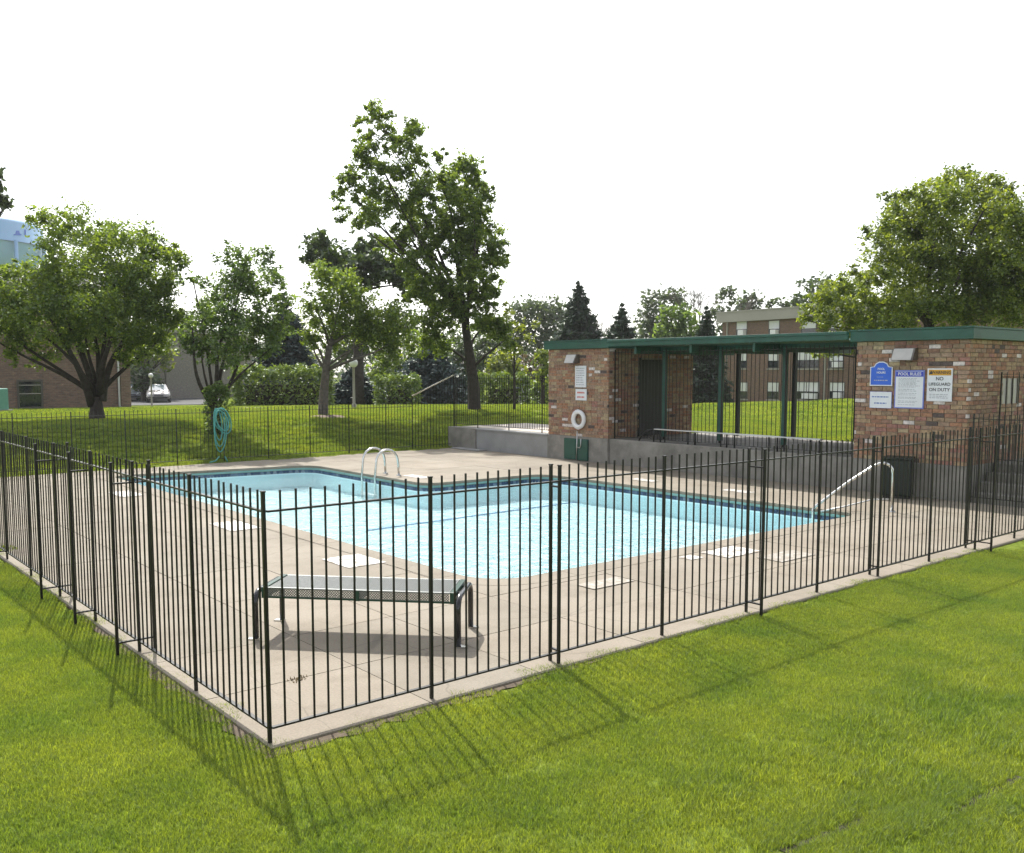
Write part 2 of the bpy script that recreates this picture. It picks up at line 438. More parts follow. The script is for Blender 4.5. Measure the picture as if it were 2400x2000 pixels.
def water_mat():
    m, nt, out = new_mat('pool_water')
    ge = N(nt, "ShaderNodeNewGeometry")
    n1 = N(nt, "ShaderNodeTexNoise"); n1.inputs["Scale"].default_value = 3.3; n1.inputs["Detail"].default_value = 5; n1.inputs["Distortion"].default_value = 0.6
    n2 = N(nt, "ShaderNodeTexNoise"); n2.inputs["Scale"].default_value = 14; n2.inputs["Detail"].default_value = 3
    nt.links.new(ge.outputs["Position"], n1.inputs["Vector"]); nt.links.new(ge.outputs["Position"], n2.inputs["Vector"])
    ad = N(nt, "ShaderNodeMath", operation='MULTIPLY_ADD'); ad.inputs[1].default_value = 0.4
    nt.links.new(n2.outputs["Fac"], ad.inputs[0]); nt.links.new(n1.outputs["Fac"], ad.inputs[2])
    b = N(nt, "ShaderNodeBump"); b.inputs["Strength"].default_value = 1.0; b.inputs["Distance"].default_value = 0.10
    nt.links.new(ad.outputs[0], b.inputs["Height"])
    tr = N(nt, "ShaderNodeBsdfTransparent"); tr.inputs["Color"].default_value = (0.875, 0.966, 0.978, 1)
    gl = N(nt, "ShaderNodeBsdfGlossy"); gl.inputs["Roughness"].default_value = 0.03
    nt.links.new(b.outputs["Normal"], gl.inputs["Normal"])
    fr = N(nt, "ShaderNodeFresnel"); fr.inputs["IOR"].default_value = 1.33
    nt.links.new(b.outputs["Normal"], fr.inputs["Normal"])
    mx = N(nt, "ShaderNodeMixShader")
    nt.links.new(fr.outputs[0], mx.inputs[0]); nt.links.new(tr.outputs[0], mx.inputs[1]); nt.links.new(gl.outputs[0], mx.inputs[2])
    nt.links.new(mx.outputs[0], out.inputs[0])
    return m
M['water'] = water_mat()

# ------------------------------------------------------------------ mesh helpers
class MB:
    def __init__(s):
        s.v, s.f = [], []
    def add(s, vs, fs):
        o = len(s.v)
        s.v += [tuple(v) for v in vs]
        s.f += [tuple(i + o for i in f) for f in fs]
        return s
    def box(s, a, b):
        (x0, y0, z0), (x1, y1, z1) = a, b
        x0, x1 = min(x0, x1), max(x0, x1); y0, y1 = min(y0, y1), max(y0, y1); z0, z1 = min(z0, z1), max(z0, z1)
        return s.add([(x0, y0, z0), (x1, y0, z0), (x1, y1, z0), (x0, y1, z0), (x0, y0, z1), (x1, y0, z1), (x1, y1, z1), (x0, y1, z1)],
                     [(0, 3, 2, 1), (4, 5, 6, 7), (0, 1, 5, 4), (1, 2, 6, 5), (2, 3, 7, 6), (3, 0, 4, 7)])
    def obox(s, c, ax, ay, az):
        c = Vector(c)
        vs = [c + ax * i + ay * j + az * k for k in (-1, 1) for j in (-1, 1) for i in (-1, 1)]
        return s.add(vs, [(0, 2, 3, 1), (4, 5, 7, 6), (0, 1, 5, 4), (1, 3, 7, 5), (3, 2, 6, 7), (2, 0, 4, 6)])
    def bar(s, a, b, w, h=None):
        a, b = Vector(a), Vector(b)
        d = b - a
        L = d.length
        d.normalize()
        up = Vector((0, 0, 1)) if abs(d.z) < 0.95 else Vector((1, 0, 0))
        sd = d.cross(up).normalized()
        up2 = sd.cross(d).normalized()
        return s.obox((a + b) / 2, d * (L / 2), sd * (w / 2), up2 * ((h or w) / 2))
    def tube(s, pts, rad, n=8, cap=True):
        pts = [Vector(p) for p in pts]
        rs = rad if isinstance(rad, (list, tuple)) else [rad] * len(pts)
        base = len(s.v)
        prev = None
        for i, p in enumerate(pts):
            t = (pts[min(i + 1, len(pts) - 1)] - pts[max(i - 1, 0)]).normalized()
            if prev is None:
                u = t.orthogonal().normalized()
            else:
                u = (prev - t * prev.dot(t))
                u = u.normalized() if u.length > 1e-6 else t.orthogonal().normalized()
            prev = u
            w = t.cross(u)
            for k in range(n):
                a = 2 * math.pi * k / n
                s.v.append(tuple(p + (u * math.cos(a) + w * math.sin(a)) * rs[i]))
        for i in range(len(pts) - 1):
            for k in range(n):
                a, b = base + i * n + k, base + i * n + (k + 1) % n
                s.f.append((a, b, b + n, a + n))
        if cap:
            s.f.append(tuple(base + k for k in reversed(range(n))))
            s.f.append(tuple(base + (len(pts) - 1) * n + k for k in range(n)))
        return s
    def prism(s, poly, z0, z1):
        n = len(poly)
        vs = [(x, y, z0) for x, y in poly] + [(x, y, z1) for x, y in poly]
        fs = [tuple(reversed(range(n))), tuple(range(n, 2 * n))] + [(i, (i + 1) % n, n + (i + 1) % n, n + i) for i in range(n)]
        return s.add(vs, fs)
    def lathe(s, prof, c, n=20):
        c = Vector(c)
        base = len(s.v)
        for r, z in prof:
            for k in range(n):
                a = 2 * math.pi * k / n
                s.v.append((c.x + r * math.cos(a), c.y + r * math.sin(a), c.z + z))
        for i in range(len(prof) - 1):
            for k in range(n):
                a, b = base + i * n + k, base + i * n + (k + 1) % n
                s.f.append((a, b, b + n, a + n))
        return s
    def mesh(s, name, m, smooth=False):
        me = bpy.data.meshes.new(name)
        me.from_pydata(s.v, [], s.f)
        me.materials.append(M[m] if isinstance(m, str) else m)
        if smooth:
            me.polygons.foreach_set("use_smooth", [True] * len(me.polygons))
        me.update()
        return me
    def build(s, name, m, parent=None, smooth=False, bevel=0, **kw):
        return link(name, s.mesh(name, m, smooth), parent, bevel=bevel, **kw)

def link(name, me, parent=None, loc=None, label=None, cat=None, group=None, kind=None, bevel=0):
    o = bpy.data.objects.new(name, me)
    COL.objects.link(o)
    if loc is not None:
        o.location = loc
    if parent is not None:
        o.parent = parent
        if parent.parent is None and parent.type == 'EMPTY':
            pass
    tag(o, label, cat, group, kind)
    if bevel:
        b = o.modifiers.new("bevel", 'BEVEL')
        b.width = bevel
        b.segments = 2
        b.limit_method = 'ANGLE'
    return o
def tag(o, label=None, cat=None, group=None, kind=None):
    if label: o["label"] = label
    if cat: o["category"] = cat
    if group: o["group"] = group
    if kind: o["kind"] = kind
def thing(name, label, cat, loc=(0, 0, 0), group=None):
    """Empty at the thing's base; its parts are built in world coordinates and parented with the inverse offset."""
    o = bpy.data.objects.new(name, None)
    o.empty_display_size = 0.3
    COL.objects.link(o)
    o.location = loc
    tag(o, label, cat, group)
    return o
def adopt(o, parent):
    """parent keeping world place"""
    o.parent = parent
    off = Vector((0, 0, 0))
    p = parent
    while p is not None:
        off += p.location
        p = p.parent
    o.location = o.location - off
    return o
def part(mb, name, m, parent, smooth=False, bevel=0, **kw):
    return adopt(mb.build(name, m, None, smooth, bevel, **kw), parent)

def text_mesh(body, size, m, align='CENTER', bold=0.0, spacing=1.0):
    cu = bpy.data.curves.new("lettering", 'FONT')
    cu.body = body
    cu.size = size
    cu.align_x = align
    cu.align_y = 'CENTER'
    cu.offset = bold
    cu.space_character = spacing
    cu.extrude = 0.0008
    cu.resolution_u = 3
    ob = bpy.data.objects.new("lettering_tmp", cu)
    COL.objects.link(ob)
    bpy.context.view_layer.update()
    dg = bpy.context.evaluated_depsgraph_get()
    me = bpy.data.meshes.new_from_object(ob.evaluated_get(dg))
    bpy.data.objects.remove(ob, do_unlink=True)
    me.name = "lettering"
    me.materials.clear()
    me.materials.append(M[m])
    return me
FACE_MX = Matrix(((0, 0, -1), (-1, 0, 0), (0, 1, 0))).to_4x4()      # local X -> -Y, local Y -> Z, normal -X

# ------------------------------------------------------------------ pool outline
def fillet(poly, rads, n=8):
    out = []
    k = len(poly)
    for i in range(k):
        p0, p, p1 = Vector(poly[i - 1]), Vector(poly[i]), Vector(poly[(i + 1) % k])
        a, b = (p0 - p).normalized(), (p1 - p).normalized()
        ang = a.angle(b)
        d = rads[i] / math.tan(ang / 2)
        ca = p + (a + b).normalized() * (rads[i] / math.sin(ang / 2))
        s0, s1 = p + a * d - ca, p + b * d - ca
        a0 = math.atan2(s0.y, s0.x)
        da = (math.atan2(s1.y, s1.x) - a0 + math.pi) % (2 * math.pi) - math.pi
        for j in range(n + 1):
            t = a0 + da * j / n
            out.append((ca.x + rads[i] * math.cos(t), ca.y + rads[i] * math.sin(t)))
    return out
POOL = [(3.62, 2.42), (10.98, 2.42), (10.95, 9.85), (7.98, 9.95), (8.02, 14.75), (3.62, 15.45)]
RADS = [0.55, 0.30, 0.45, 0.40, 0.55, 0.4]
RIM = fillet(POOL, RADS)
def offset_ring(poly, d):
    n = len(poly)
    out = []
    for i in range(n):
        p0, p1, p2 = Vector(poly[i - 1]), Vector(poly[i]), Vector(poly[(i + 1) % n])
        t = (p2 - p0).normalized()
        nn = Vector((t.y, -t.x))
        out.append((p1.x + nn.x * d, p1.y + nn.y * d))
    return out
def inside(poly, x, y):
    c = False
    n = len(poly)
    for i in range(n):
        (x0, y0), (x1, y1) = poly[i - 1], poly[i]
        if (y0 > y) != (y1 > y) and x < (x1 - x0) * (y - y0) / (y1 - y0) + x0:
            c = not c
    return c
COPE = offset_ring(RIM, 0.32)
LIP = offset_ring(RIM, -0.0)
WATER_Z = -0.19

# ------------------------------------------------------------------ ground: lawn sheet with its slopes
DX0, DX1, DY0, DY1 = -0.035, 13.62, -0.085, 16.62
FENCE_Y = 16.80
MOUND = at(2120, 905, 44)
def terrain(x, y):
    x = np.asarray(x, float); y = np.asarray(y, float)
    D = np.hypot(x - CAMP.x, y - CAMP.y)
    far = 0.80 * smooth((y - 16.6) / 4.6)
    right = 0.56 * smooth((x - 13.72) / 0.3) * smooth((y - 1.6) / 0.3)
    z = np.maximum(far, right)
    fall = smooth((D - 34) / 34.0)
    z = z * (1 - fall) - 0.3 * fall
    z = z + 0.62 * np.exp(-(((x - MOUND.x) / 6.0) ** 2 + ((y - MOUND.y) / 6.0) ** 2)) * smooth((D - 28) / 10)
    wob = 0.012 * np.sin(x * 2.1 + 0.6 * y) * np.sin(y * 1.7 - 0.4 * x)
    z = z + wob * smooth((np.hypot(x - 5, y - 6) - 9) / 6)
    return z
def lines(lo, hi, step):
    return list(np.arange(lo, hi, step))
xs = sorted(set([round(v, 3) for v in [-285, -220, -160, -110, -80, -60, -45, -32, -24, -18, -14, -11, -9, -7.5, -6.5] + lines(-5.6, -0.4, 0.2) + [DX0 - 0.06, DX0 + 0.02, DX0 + 0.05, 0.4]
     + lines(0.8, 13.2, 0.2) + [13.45, 13.68, 13.74, 13.8, 13.9, 14.0, 14.1] + lines(14.4, 22, 0.4) + lines(22, 60, 1.5) + [60, 70, 85, 100, 130, 170, 230, 290]]))
ys = sorted(set([round(v, 3) for v in [-285, -200, -120, -60, -30, -18, -12, -9, -7.5] + lines(-6.6, -0.4, 0.2) + [DY0 - 0.06, DY0 + 0.02, DY0 + 0.05, 0.4, 0.8, 1.2, 1.6, 1.7, 1.8, 1.95, 2.1] + lines(2.6, 16, 0.6)
     + [16.4, DY1 - 0.05, DY1 + 0.04] + lines(16.8, 26, 0.35) + lines(26, 64, 1.5) + [66, 70, 76, 85, 100, 130, 170, 230, 295]]))
XX, YY = np.meshgrid(xs, ys)
ZZ = terrain(XX, YY)
ind = (XX > DX0 + 0.03) & (XX < 13.7) & (YY > DY0 + 0.03) & (YY < DY1 - 0.02)
ind |= (XX > 13.3) & (XX < 15.3) & (YY > -0.8) & (YY < 2.2)
ZZ = np.where(ind, -2.8, ZZ - 0.02)
mb = MB()
mb.v = list(zip(XX.ravel().tolist(), YY.ravel().tolist(), ZZ.ravel().tolist()))
nx = len(xs)
mb.f = [(j * nx + i, j * nx + i + 1, (j + 1) * nx + i + 1, (j + 1) * nx + i) for j in range(len(ys) - 1) for i in range(nx - 1)]
mb.build("lawn", 'lawn', smooth=True, kind="structure")

# bare soil where the turf meets the slab near the fence corner
g_ = np.random.default_rng(3)
so = MB()
inn, out_ = [], []
path_ = [(DX0, yy) for yy in np.arange(4.6, -0.1, -0.12)] + [(DX0, DY0)] + [(xx_, DY0) for xx_ in np.arange(0.0, 3.4, 0.12)]
for i, (x, y) in enumerate(path_):
    wv = 0.10 * (0.35 + g_.uniform()) * min(1, 4 * i / len(path_), 4 * (1 - i / len(path_)) + 0.05)
    nx_, ny_ = (-1, 0) if y > DY0 + 0.01 and x <= DX0 + 0.001 else ((-0.8, -0.8) if x <= DX0 + 0.001 else (0, -1))
    inn.append((x - nx_ * 0.03, y - ny_ * 0.03, -0.010)); out_.append((x + nx_ * wv, y + ny_ * wv, -0.012))
k_ = len(inn)
so.add(inn + out_, [(i, i + 1, k_ + i + 1, k_ + i) for i in range(k_ - 1)])
so.build("soil_border", 'soil', kind="structure")

# two bare wheel ruts in the front lawn
RUTS = [[(1.30, -2.70), (1.62, -2.74), (1.95, -2.79), (2.32, -2.85)], [(1.92, -3.01), (2.25, -3.03), (2.6, -3.05), (3.05, -3.08)]]
for rt_ in RUTS:
    so = MB(); L_, R_ = [], []
    for a, b in zip(rt_[:-1], rt_[1:]):
        for t_ in np.arange(0, 1, 0.1):
            x, y = a[0] + (b[0] - a[0]) * t_, a[1] + (b[1] - a[1]) * t_
            wv = 0.012 + 0.03 * g_.uniform()
            L_.append((x, y + wv, -0.014)); R_.append((x, y - wv, -0.014))
    k_ = len(L_)
    so.add(L_ + R_, [(i, k_ + i, k_ + i + 1, i + 1) for i in range(k_ - 1)])
    so.build("wheel_rut", 'rut', kind="structure")
def rut_dist(x, y):
    d = np.full(np.shape(x), 9.0)
    for rt_ in RUTS:
        for a, b in zip(rt_[:-1], rt_[1:]):
            vx, vy = b[0] - a[0], b[1] - a[1]
            t_ = np.clip(((x - a[0]) * vx + (y - a[1]) * vy) / (vx * vx + vy * vy), 0, 1)
            d = np.minimum(d, np.hypot(x - a[0] - t_ * vx, y - a[1] - t_ * vy))
    return d

# ------------------------------------------------------------------ pool deck: slabs, coping, bed
bm = bmesh.new()
outer = [bm.verts.new((x, y, 0)) for x, y in ((DX0, DY0), (DX1, DY0), (DX1, DY1), (DX0, DY1))]
inner = [bm.verts.new((x, y, 0)) for x, y in COPE]
edges = [bm.edges.new((r[i], r[(i + 1) % len(r)])) for r in (outer, inner) for i in range(len(r))]
bmesh.ops.triangle_fill(bm, edges=edges, use_beauty=True)
bad = [f for f in bm.faces if inside(COPE, *f.calc_center_median().xy)]
if bad:
    bmesh.ops.delete(bm, geom=bad, context='FACES')
GAP = 0.004
gx = [1.13, 2.11, 3.28, 4.9, 6.4, 7.9, 9.4, 10.9, 12.2]
gy = [0.96, 1.98, 3.4, 4.85, 6.3, 7.75, 9.2, 10.65, 12.1, 13.6, 15.1]
for axis, vals in ((0, gx), (1, gy)):
    for v in vals:
        for e in (-GAP, GAP):
            co = [0, 0, 0]; no = [0, 0, 0]
            co[axis] = v + e; no[axis] = 1
            bmesh.ops.bisect_plane(bm, geom=bm.verts[:] + bm.edges[:] + bm.faces[:], plane_co=co, plane_no=no)
cells = {}
bed = MB()
for f in bm.faces:
    c = f.calc_center_median()
    vs = [(v.co.x, v.co.y, -0.022) for v in f.verts]
    bed.add(vs, [tuple(range(len(vs)))])
    if any(abs(c.x - g) < GAP for g in gx) or any(abs(c.y - g) < GAP for g in gy):
        continue
    cells.setdefault((sum(c.x > g for g in gx), sum(c.y > g for g in gy)), []).append([(v.co.x, v.co.y) for v in f.verts])
bm.free()
pool_deck = bed.build("pool_deck", 'joint', kind="structure")
for key, fs in sorted(cells.items()):
    b2 = bmesh.new()
    cache = {}
    for f in fs:
        vv = []
        for x, y in f:
            k = (round(x, 4), round(y, 4))
            if k not in cache:
                cache[k] = b2.verts.new((x, y, -0.018))
            if cache[k] not in vv:
                vv.append(cache[k])
        if len(vv) > 2:
            try: b2.faces.new(vv)
            except ValueError: pass
    bmesh.ops.dissolve_limit(b2, angle_limit=0.01, verts=b2.verts[:], edges=b2.edges[:])
    bmesh.ops.recalc_face_normals(b2, faces=b2.faces[:])
    for f in b2.faces:
        if f.normal.z < 0: f.normal_flip()
    ex = bmesh.ops.extrude_face_region(b2, geom=b2.faces[:])
    dz = 0.018 + rng.uniform(-0.0015, 0.0015)
    for g in ex['geom']:
        if isinstance(g, bmesh.types.BMVert): g.co.z += dz
    me = bpy.data.meshes.new("deck_slab")
    b2.to_mesh(me); b2.free()
    me.materials.append(M['deck'])
    link("deck_slab", me, pool_deck)
# coping stones round the rim
n = len(RIM)
inner_r = offset_ring(RIM, 0.0)
outer_r = offset_ring(RIM, 0.314)
lens = [0]
for i in range(n):
    a, b = Vector(RIM[i]), Vector(RIM[(i + 1) % n])
    lens.append(lens[-1] + (b - a).length)
total = lens[-1]
def ring_at(ring, s):
    s = s % total
    for i in range(n):
        if lens[i] <= s <= lens[i + 1]:
            t = (s - lens[i]) / max(1e-9, lens[i + 1] - lens[i])
            a, b = Vector(ring[i]), Vector(ring[(i + 1) % n])
            return a.lerp(b, t)
    return Vector(ring[0])
ncope = 30
for k in range(ncope):
    s0, s1 = total * k / ncope + 0.004, total * (k + 1) / ncope - 0.004
    st = [s0] + [l for l in lens[1:-1] if s0 + 0.01 < l < s1 - 0.01] + [s1]
    mbc = MB()
    ip = [ring_at(inner_r, s) for s in st]
    op = [ring_at(outer_r, s) for s in st]
    poly = [(p.x, p.y) for p in ip] + [(p.x, p.y) for p in reversed(op)]
    mbc.prism(poly, -0.05, 0.003 + rng.uniform(-0.001, 0.001))
    mbc.build("coping_stone", 'deck', pool_deck)
# basin
def band(poly, z0, z1, inner_side=True):
    m_ = MB(); k = len(poly)
    m_.v = [(x, y, z0) for x, y in poly] + [(x, y, z1) for x, y in poly]
    m_.f = [(i, k + i, k + (i + 1) % k, (i + 1) % k) for i in range(k)]
    return m_
pool = MB()
r_in = offset_ring(RIM, -0.02)
from mathutils.geometry import tessellate_polygon
def sheet(ring, z):
    tri = tessellate_polygon([[Vector((x, y, 0)) for x, y in ring]])
    out = []
    for a, b, c in tri:
        A, B, C_ = ring[a], ring[b], ring[c]
        cr = (B[0] - A[0]) * (C_[1] - A[1]) - (B[1] - A[1]) * (C_[0] - A[0])
        out.append((a, b, c) if cr > 0 else (a, c, b))
    return [(x, y, z) for x, y in ring], out
pool.add(*sheet(offset_ring(RIM, -0.029), -0.50))
pool.add(*[(b_.v, b_.f) for b_ in [band(offset_ring(RIM, -0.028), -1.4, -0.14)]][0])
pool_o = pool.build("swimming_pool", 'plaster', kind="structure")
b_ = MB(); k = n
ra, rb = offset_ring(RIM, 0.004), offset_ring(RIM, -0.022)
b_.v = [(x, y, -0.052) for x, y in ra] + [(x, y, -0.052) for x, y in rb] + [(x, y, -0.092) for x, y in rb] + [(x, y, -0.092) for x, y in ra]
b_.f = [(q * k + i, q * k + (i + 1) % k, (q + 1) % 4 * k + (i + 1) % k, (q + 1) % 4 * k + i) for q in range(4) for i in range(k)]
b_.build("pool_lip", 'teal', pool_o)
tm, tnt, tout = new_mat('waterline_tile')
tp = N(tnt, "ShaderNodeBsdfPrincipled"); tp.inputs["Roughness"].default_value = 0.2
tg = N(tnt, "ShaderNodeNewGeometry")
tr_ = ramp(tnt, [(0, (0.022, 0.04, 0.085)), (0.5, (0.042, 0.07, 0.13)), (0.85, (0.09, 0.13, 0.19)), (1, (0.2, 0.24, 0.28))])
tnt.links.new(tg.outputs["Random Per Island"], tr_.inputs["Fac"]); tnt.links.new(tr_.outputs["Color"], tp.inputs["Base Color"]); tnt.links.new(tp.outputs[0], tout.inputs[0])
M['tile'] = tm
tiles = MB()
rt = offset_ring(RIM, -0.030)
ntile = int(total / 0.075)
for k in range(ntile):
    s0, s1 = total * k / ntile + 0.003, total * (k + 1) / ntile - 0.003
    a, b = ring_at(rt, s0), ring_at(rt, s1)
    c = (a + b) / 2
    d = (b - a)
    nn = Vector((d.y, -d.x)).normalized() * 0.005
    for z0, z1 in ((-0.165, -0.096),):
        tiles.obox((c.x, c.y, (z0 + z1) / 2), Vector((d.x / 2, d.y / 2, 0)), Vector((nn.x, nn.y, 0)), Vector((0, 0, (z1 - z0) / 2)))
tiles.build("waterline_tile", 'tile', pool_o, kind="stuff")
wm = MB()
wm.add(*sheet(offset_ring(RIM, -0.029), WATER_Z))
wm.build("pool_water", 'water', kind="structure")
# dark stripe on the floor and up the wall, skimmer mouth
sp = MB()
p0, p1 = ground(1432, 1165, -0.49), ground(860, 1243, -0.49)
sp.obox(((p0.x + p1.x) / 2, (p0.y + p1.y) / 2, -0.494), (p0 - p1) / 2 + Vector((0, 0, 0)), Vector((0.03, 0.055, 0)), Vector((0, 0, 0.002)))
sp.build("floor_stripe", 'poolblue', pool_o)
q = on_x(1425, 1150, 10.96)
sp = MB().box((10.98, q.y - 0.15, -0.49), (11.0, q.y + 0.15, -0.25))
sp.build("wall_stripe", 'poolblue', pool_o)
q = ground(1637, 1166, -0.12)
sp = MB().box((11.08, q.y - 0.16, -0.20), (11.18, q.y + 0.2, -0.10))
sp.build("skimmer_mouth", 'black', pool_o)

# painted depth markers on the deck (worn white rectangles), each a thin coat
def marker(pts, lab, m='paint'):
    mbx = MB()
    mbx.prism(pts, 0.0055, 0.0085)
    mbx.build("depth_marker", m, label=lab, cat="painted marker", group="white markers painted on the deck")
def rect(cx_, cy_, hx, hy, a=0):
    c, s = math.cos(a), math.sin(a)
    return [(cx_ + c * i * hx - s * j * hy, cy_ + s * i * hx + c * j * hy) for i, j in ((-1, -1), (1, -1), (1, 1), (-1, 1))]
marker(rect(3.10, 4.35, 0.25, 0.32), "bright white marker on deck behind the mesh bench, beside pool edge")
marker(rect(3.04, 7.6, 0.22, 0.42), "white deck marker halfway along the pool's left edge")
marker(rect(2.95, 12.2, 0.2, 0.42), "farthest white deck marker on the pool's left side")
marker(rect(6.95, 1.84, 0.33, 0.22), "white deck marker at near pool edge, left of the faded pair at right")
marker(rect(7.25, 1.25, 0.35, 0.18), "faded white deck marker close to the front fence, right of centre", 'fadedpaint')
marker(rect(4.56, 1.65, 0.30, 0.13), "very faded white marker on deck near the pool's near corner", 'fadedpaint')
marker(rect(6.3, 1.93, 0.11, 0.10), "small white paint patch on deck left of the large near marker")
marker(rect(8.55, 11.1, 0.14, 0.35), "white deck marker in front of the pool ladder feet")
marker(rect(11.75, 7.6, 0.13, 0.3), "white deck marker on far deck below the green cabinet")
marker(rect(11.8, 5.3, 0.13, 0.3), "white deck marker on far deck below the covered terrace")
# weeds in a joint
def tuft(mbx, c, rad, nb, h, w=0.006):
    for _ in range(nb):
        a = rng.uniform(0, 6.283); r_ = rad * math.sqrt(rng.uniform())
        x, y = c[0] + r_ * math.cos(a), c[1] + r_ * math.sin(a)
        t = rng.uniform(0, 6.283); le = h * rng.uniform(0.5, 1.1)
        dx, dy = math.cos(t), math.sin(t)
        lx, ly = rng.uniform(-0.5, 0.5) * le, rng.uniform(-0.5, 0.5) * le
        z = c[2]
        mbx.add([(x - dx * w, y - dy * w, z), (x + dx * w, y + dy * w, z), (x + lx, y + ly, z + le)], [(0, 1, 2)])
wd = MB()
for (u, v) in ((690, 1596), (705, 1590)):
    g_ = ground(u, v)
    tuft(wd, (g_.x, g_.y, 0.0), 0.05, 26, 0.022)
wd.build("joint_weeds", 'leaf_brown', kind="stuff", label="sparse grass growing in the deck joint by the fence corner", cat="weeds")

# ------------------------------------------------------------------ iron fence
PAN = 1.1823
def picket_mesh(h, w=0.0105):
    return MB().box((-w / 2, -w / 2, 0), (w / 2, w / 2, h)).mesh("picket", 'iron')
def post_mesh(h, w=0.021):
    m_ = MB().box((-w / 2, -w / 2, -0.05), (w / 2, w / 2, h))
    m_.box((-w / 2 - 0.003, -w / 2 - 0.003, h), (w / 2 + 0.003, w / 2 + 0.003, h + 0.008))
    return m_.mesh("post", 'iron')
def fence_run(label, p0, direction, stations, h=1.52, rail_lo=0.09, rail_hi=1.405, pick=12, skip_first_post=False, zf=None, grp=None, pickh=None, braces=()):
    d = Vector((direction[0], direction[1], 0)).normalized()
    side = Vector((d.y, -d.x, 0))
    root = thing("iron_fence", label, "fence", p0)
    P, K = post_mesh(h), picket_mesh((pickh or h) - rail_lo)
    for i, s in enumerate(stations):
        z = zf(s) if zf else 0
        if not (i == 0 and skip_first_post):
            o = link("post", P, root)
            o.location = d * s + Vector((rng.uniform(-.004, .004), rng.uniform(-.004, .004), z))
            o.rotation_euler = (rng.uniform(-.006, .006), rng.uniform(-.006, .006), math.atan2(d.y, d.x))
        if i + 1 < len(stations):
            s1 = stations[i + 1]
            z1 = zf(s1) if zf else 0
            for rz, w, hh in ((rail_lo, 0.026, 0.012), (rail_hi, 0.026, 0.012)):
                m_ = MB().bar(d * (s + 0.011) + Vector((0, 0, z + rz)), d * (s1 - 0.011) + Vector((0, 0, z1 + rz)), w, hh)
                m_.build("rail", 'iron', root)
            np_ = max(1, round(pick * (s1 - s) / PAN))
            for k in range(1, np_):
                t = k / np_
                o = link("picket", K, root)
                o.location = d * (s + (s1 - s) * t) + Vector((0, 0, z + (z1 - z) * t + rail_lo + 0.007))
                o.rotation_euler = (rng.uniform(-.004, .004), rng.uniform(-.004, .004), math.atan2(d.y, d.x))
    for s, off in braces:
        # bracing post set off the line and tied to it by two short bars
        o = link("brace_post", P, root)
        o.location = d * s + side * off
        o.rotation_euler = (0, 0, math.atan2(d.y, d.x))
        sg = 1 if off > 0 else -1
        for rz in (0.10, 1.36):
            MB().bar(d * s + side * (sg * 0.012) + Vector((0, 0, rz)), d * s + side * (off - sg * 0.012) + Vector((0, 0, rz)), 0.022, 0.012).build("brace_bar", 'iron', root)
    return root
fence_run("black iron picket fence along the lawn, right of the near corner post", (0, 0, 0), (1, 0),
          [PAN * i for i in range(0, 12)], braces=[(PAN * 2, -0.10), (PAN * 4, 0.165), (PAN * 6, -0.09), (PAN * 8, -0.11), (PAN * 8, 0.20), (PAN * 10, -0.1)], skip_first_post=False)
fence_run("black iron picket fence receding along the lawn, left of the near corner post", (0, 0, 0), (0, 1),
          [PAN * i for i in range(0, 15)], braces=[(PAN * 2, 0.12), (PAN * 2, -0.17), (PAN * 3, -0.17), (PAN * 4, -0.17), (PAN * 4, 0.12), (PAN * 6, -0.17), (PAN * 8, -0.17)], skip_first_post=True)
fence_run("low black iron fence on the far side of the pool below the grass bank", (0, FENCE_Y, 0), (1, 0),
          [0.0] + [0.93 + 1.16 * i for i in range(0, 10)] + [12.25], h=1.32, rail_hi=1.22, pick=12)
# the fence rises with a sloping rail to the retaining wall top
fr_ = thing("iron_fence", "black iron fence panel with pale sloping top rail beside the retaining wall", "fence", (12.25, FENCE_Y, 0))
for i in range(15):
    t = i / 14
    MB().box((t * 1.45 - 0.006, -0.006, 0.02), (t * 1.45 + 0.006, 0.006, 1.50 + 0.58 * t)).build("picket", 'iron', fr_)
MB().bar((0, 0, 1.52), (1.45, 0, 2.10), 0.03, 0.03).build("sloping_rail", 'steel', fr_)
MB().bar((0, 0, 0.1), (1.45, 0, 0.1), 0.026, 0.012).build("rail", 'iron', fr_)
MB().box((1.45, -0.015, 0.5), (1.48, 0.015, 2.14)).build("post", 'iron', fr_)
fence_run("black iron fence standing on the grey retaining wall left of the brick building", (13.78, 16.80, 0.6), (0, -1),
          [0, 1.05, 2.43, 3.80, 4.18], h=1.5, rail_hi=1.42, pick=12)
# screen of tall bars under the canopy
fence_run("tall black iron bars closing the terrace under the green canopy", (13.80, 10.40, 0.6), (0, -1),
          [0, 1.57, 3.14, 4.71, 6.28], h=2.12, rail_lo=0.06, rail_hi=2.06, pick=11)

# ------------------------------------------------------------------ retaining wall, terrace, steps
rw = MB().box((13.625, 12.62, -0.3), (13.83, 15.62, 0.555))
ret = thing("retaining_wall", "grey concrete retaining wall between far fence and left brick building", "wall", (13.7, 14.7, 0))
part(rw, "smooth_wall", 'concrete_new', ret, bevel=0.008)
part(MB().box((13.60, 12.62, 0.557), (13.90, 15.62, 0.60)), "cap", 'concrete_new', ret, bevel=0.006)
part(MB().box((13.59, 15.63, -0.3), (13.86, 16.95, 0.60)), "block_wall", 'concrete', ret, bevel=0.01)
part(MB().box((13.30, 15.1, 0.004), (13.585, 16.4, 0.03)), "footing", 'concrete_new', ret, bevel=0.006)
terr = MB().box((13.66, 4.095, -0.3), (17.3, 10.44, 0.60))
terr.build("terrace", 'concrete', kind="structure", bevel=0.012)
MB().box((13.93, 12.7, 0.40), (16.4, 16.7, 0.605)).build("pavement", 'path', kind="structure")
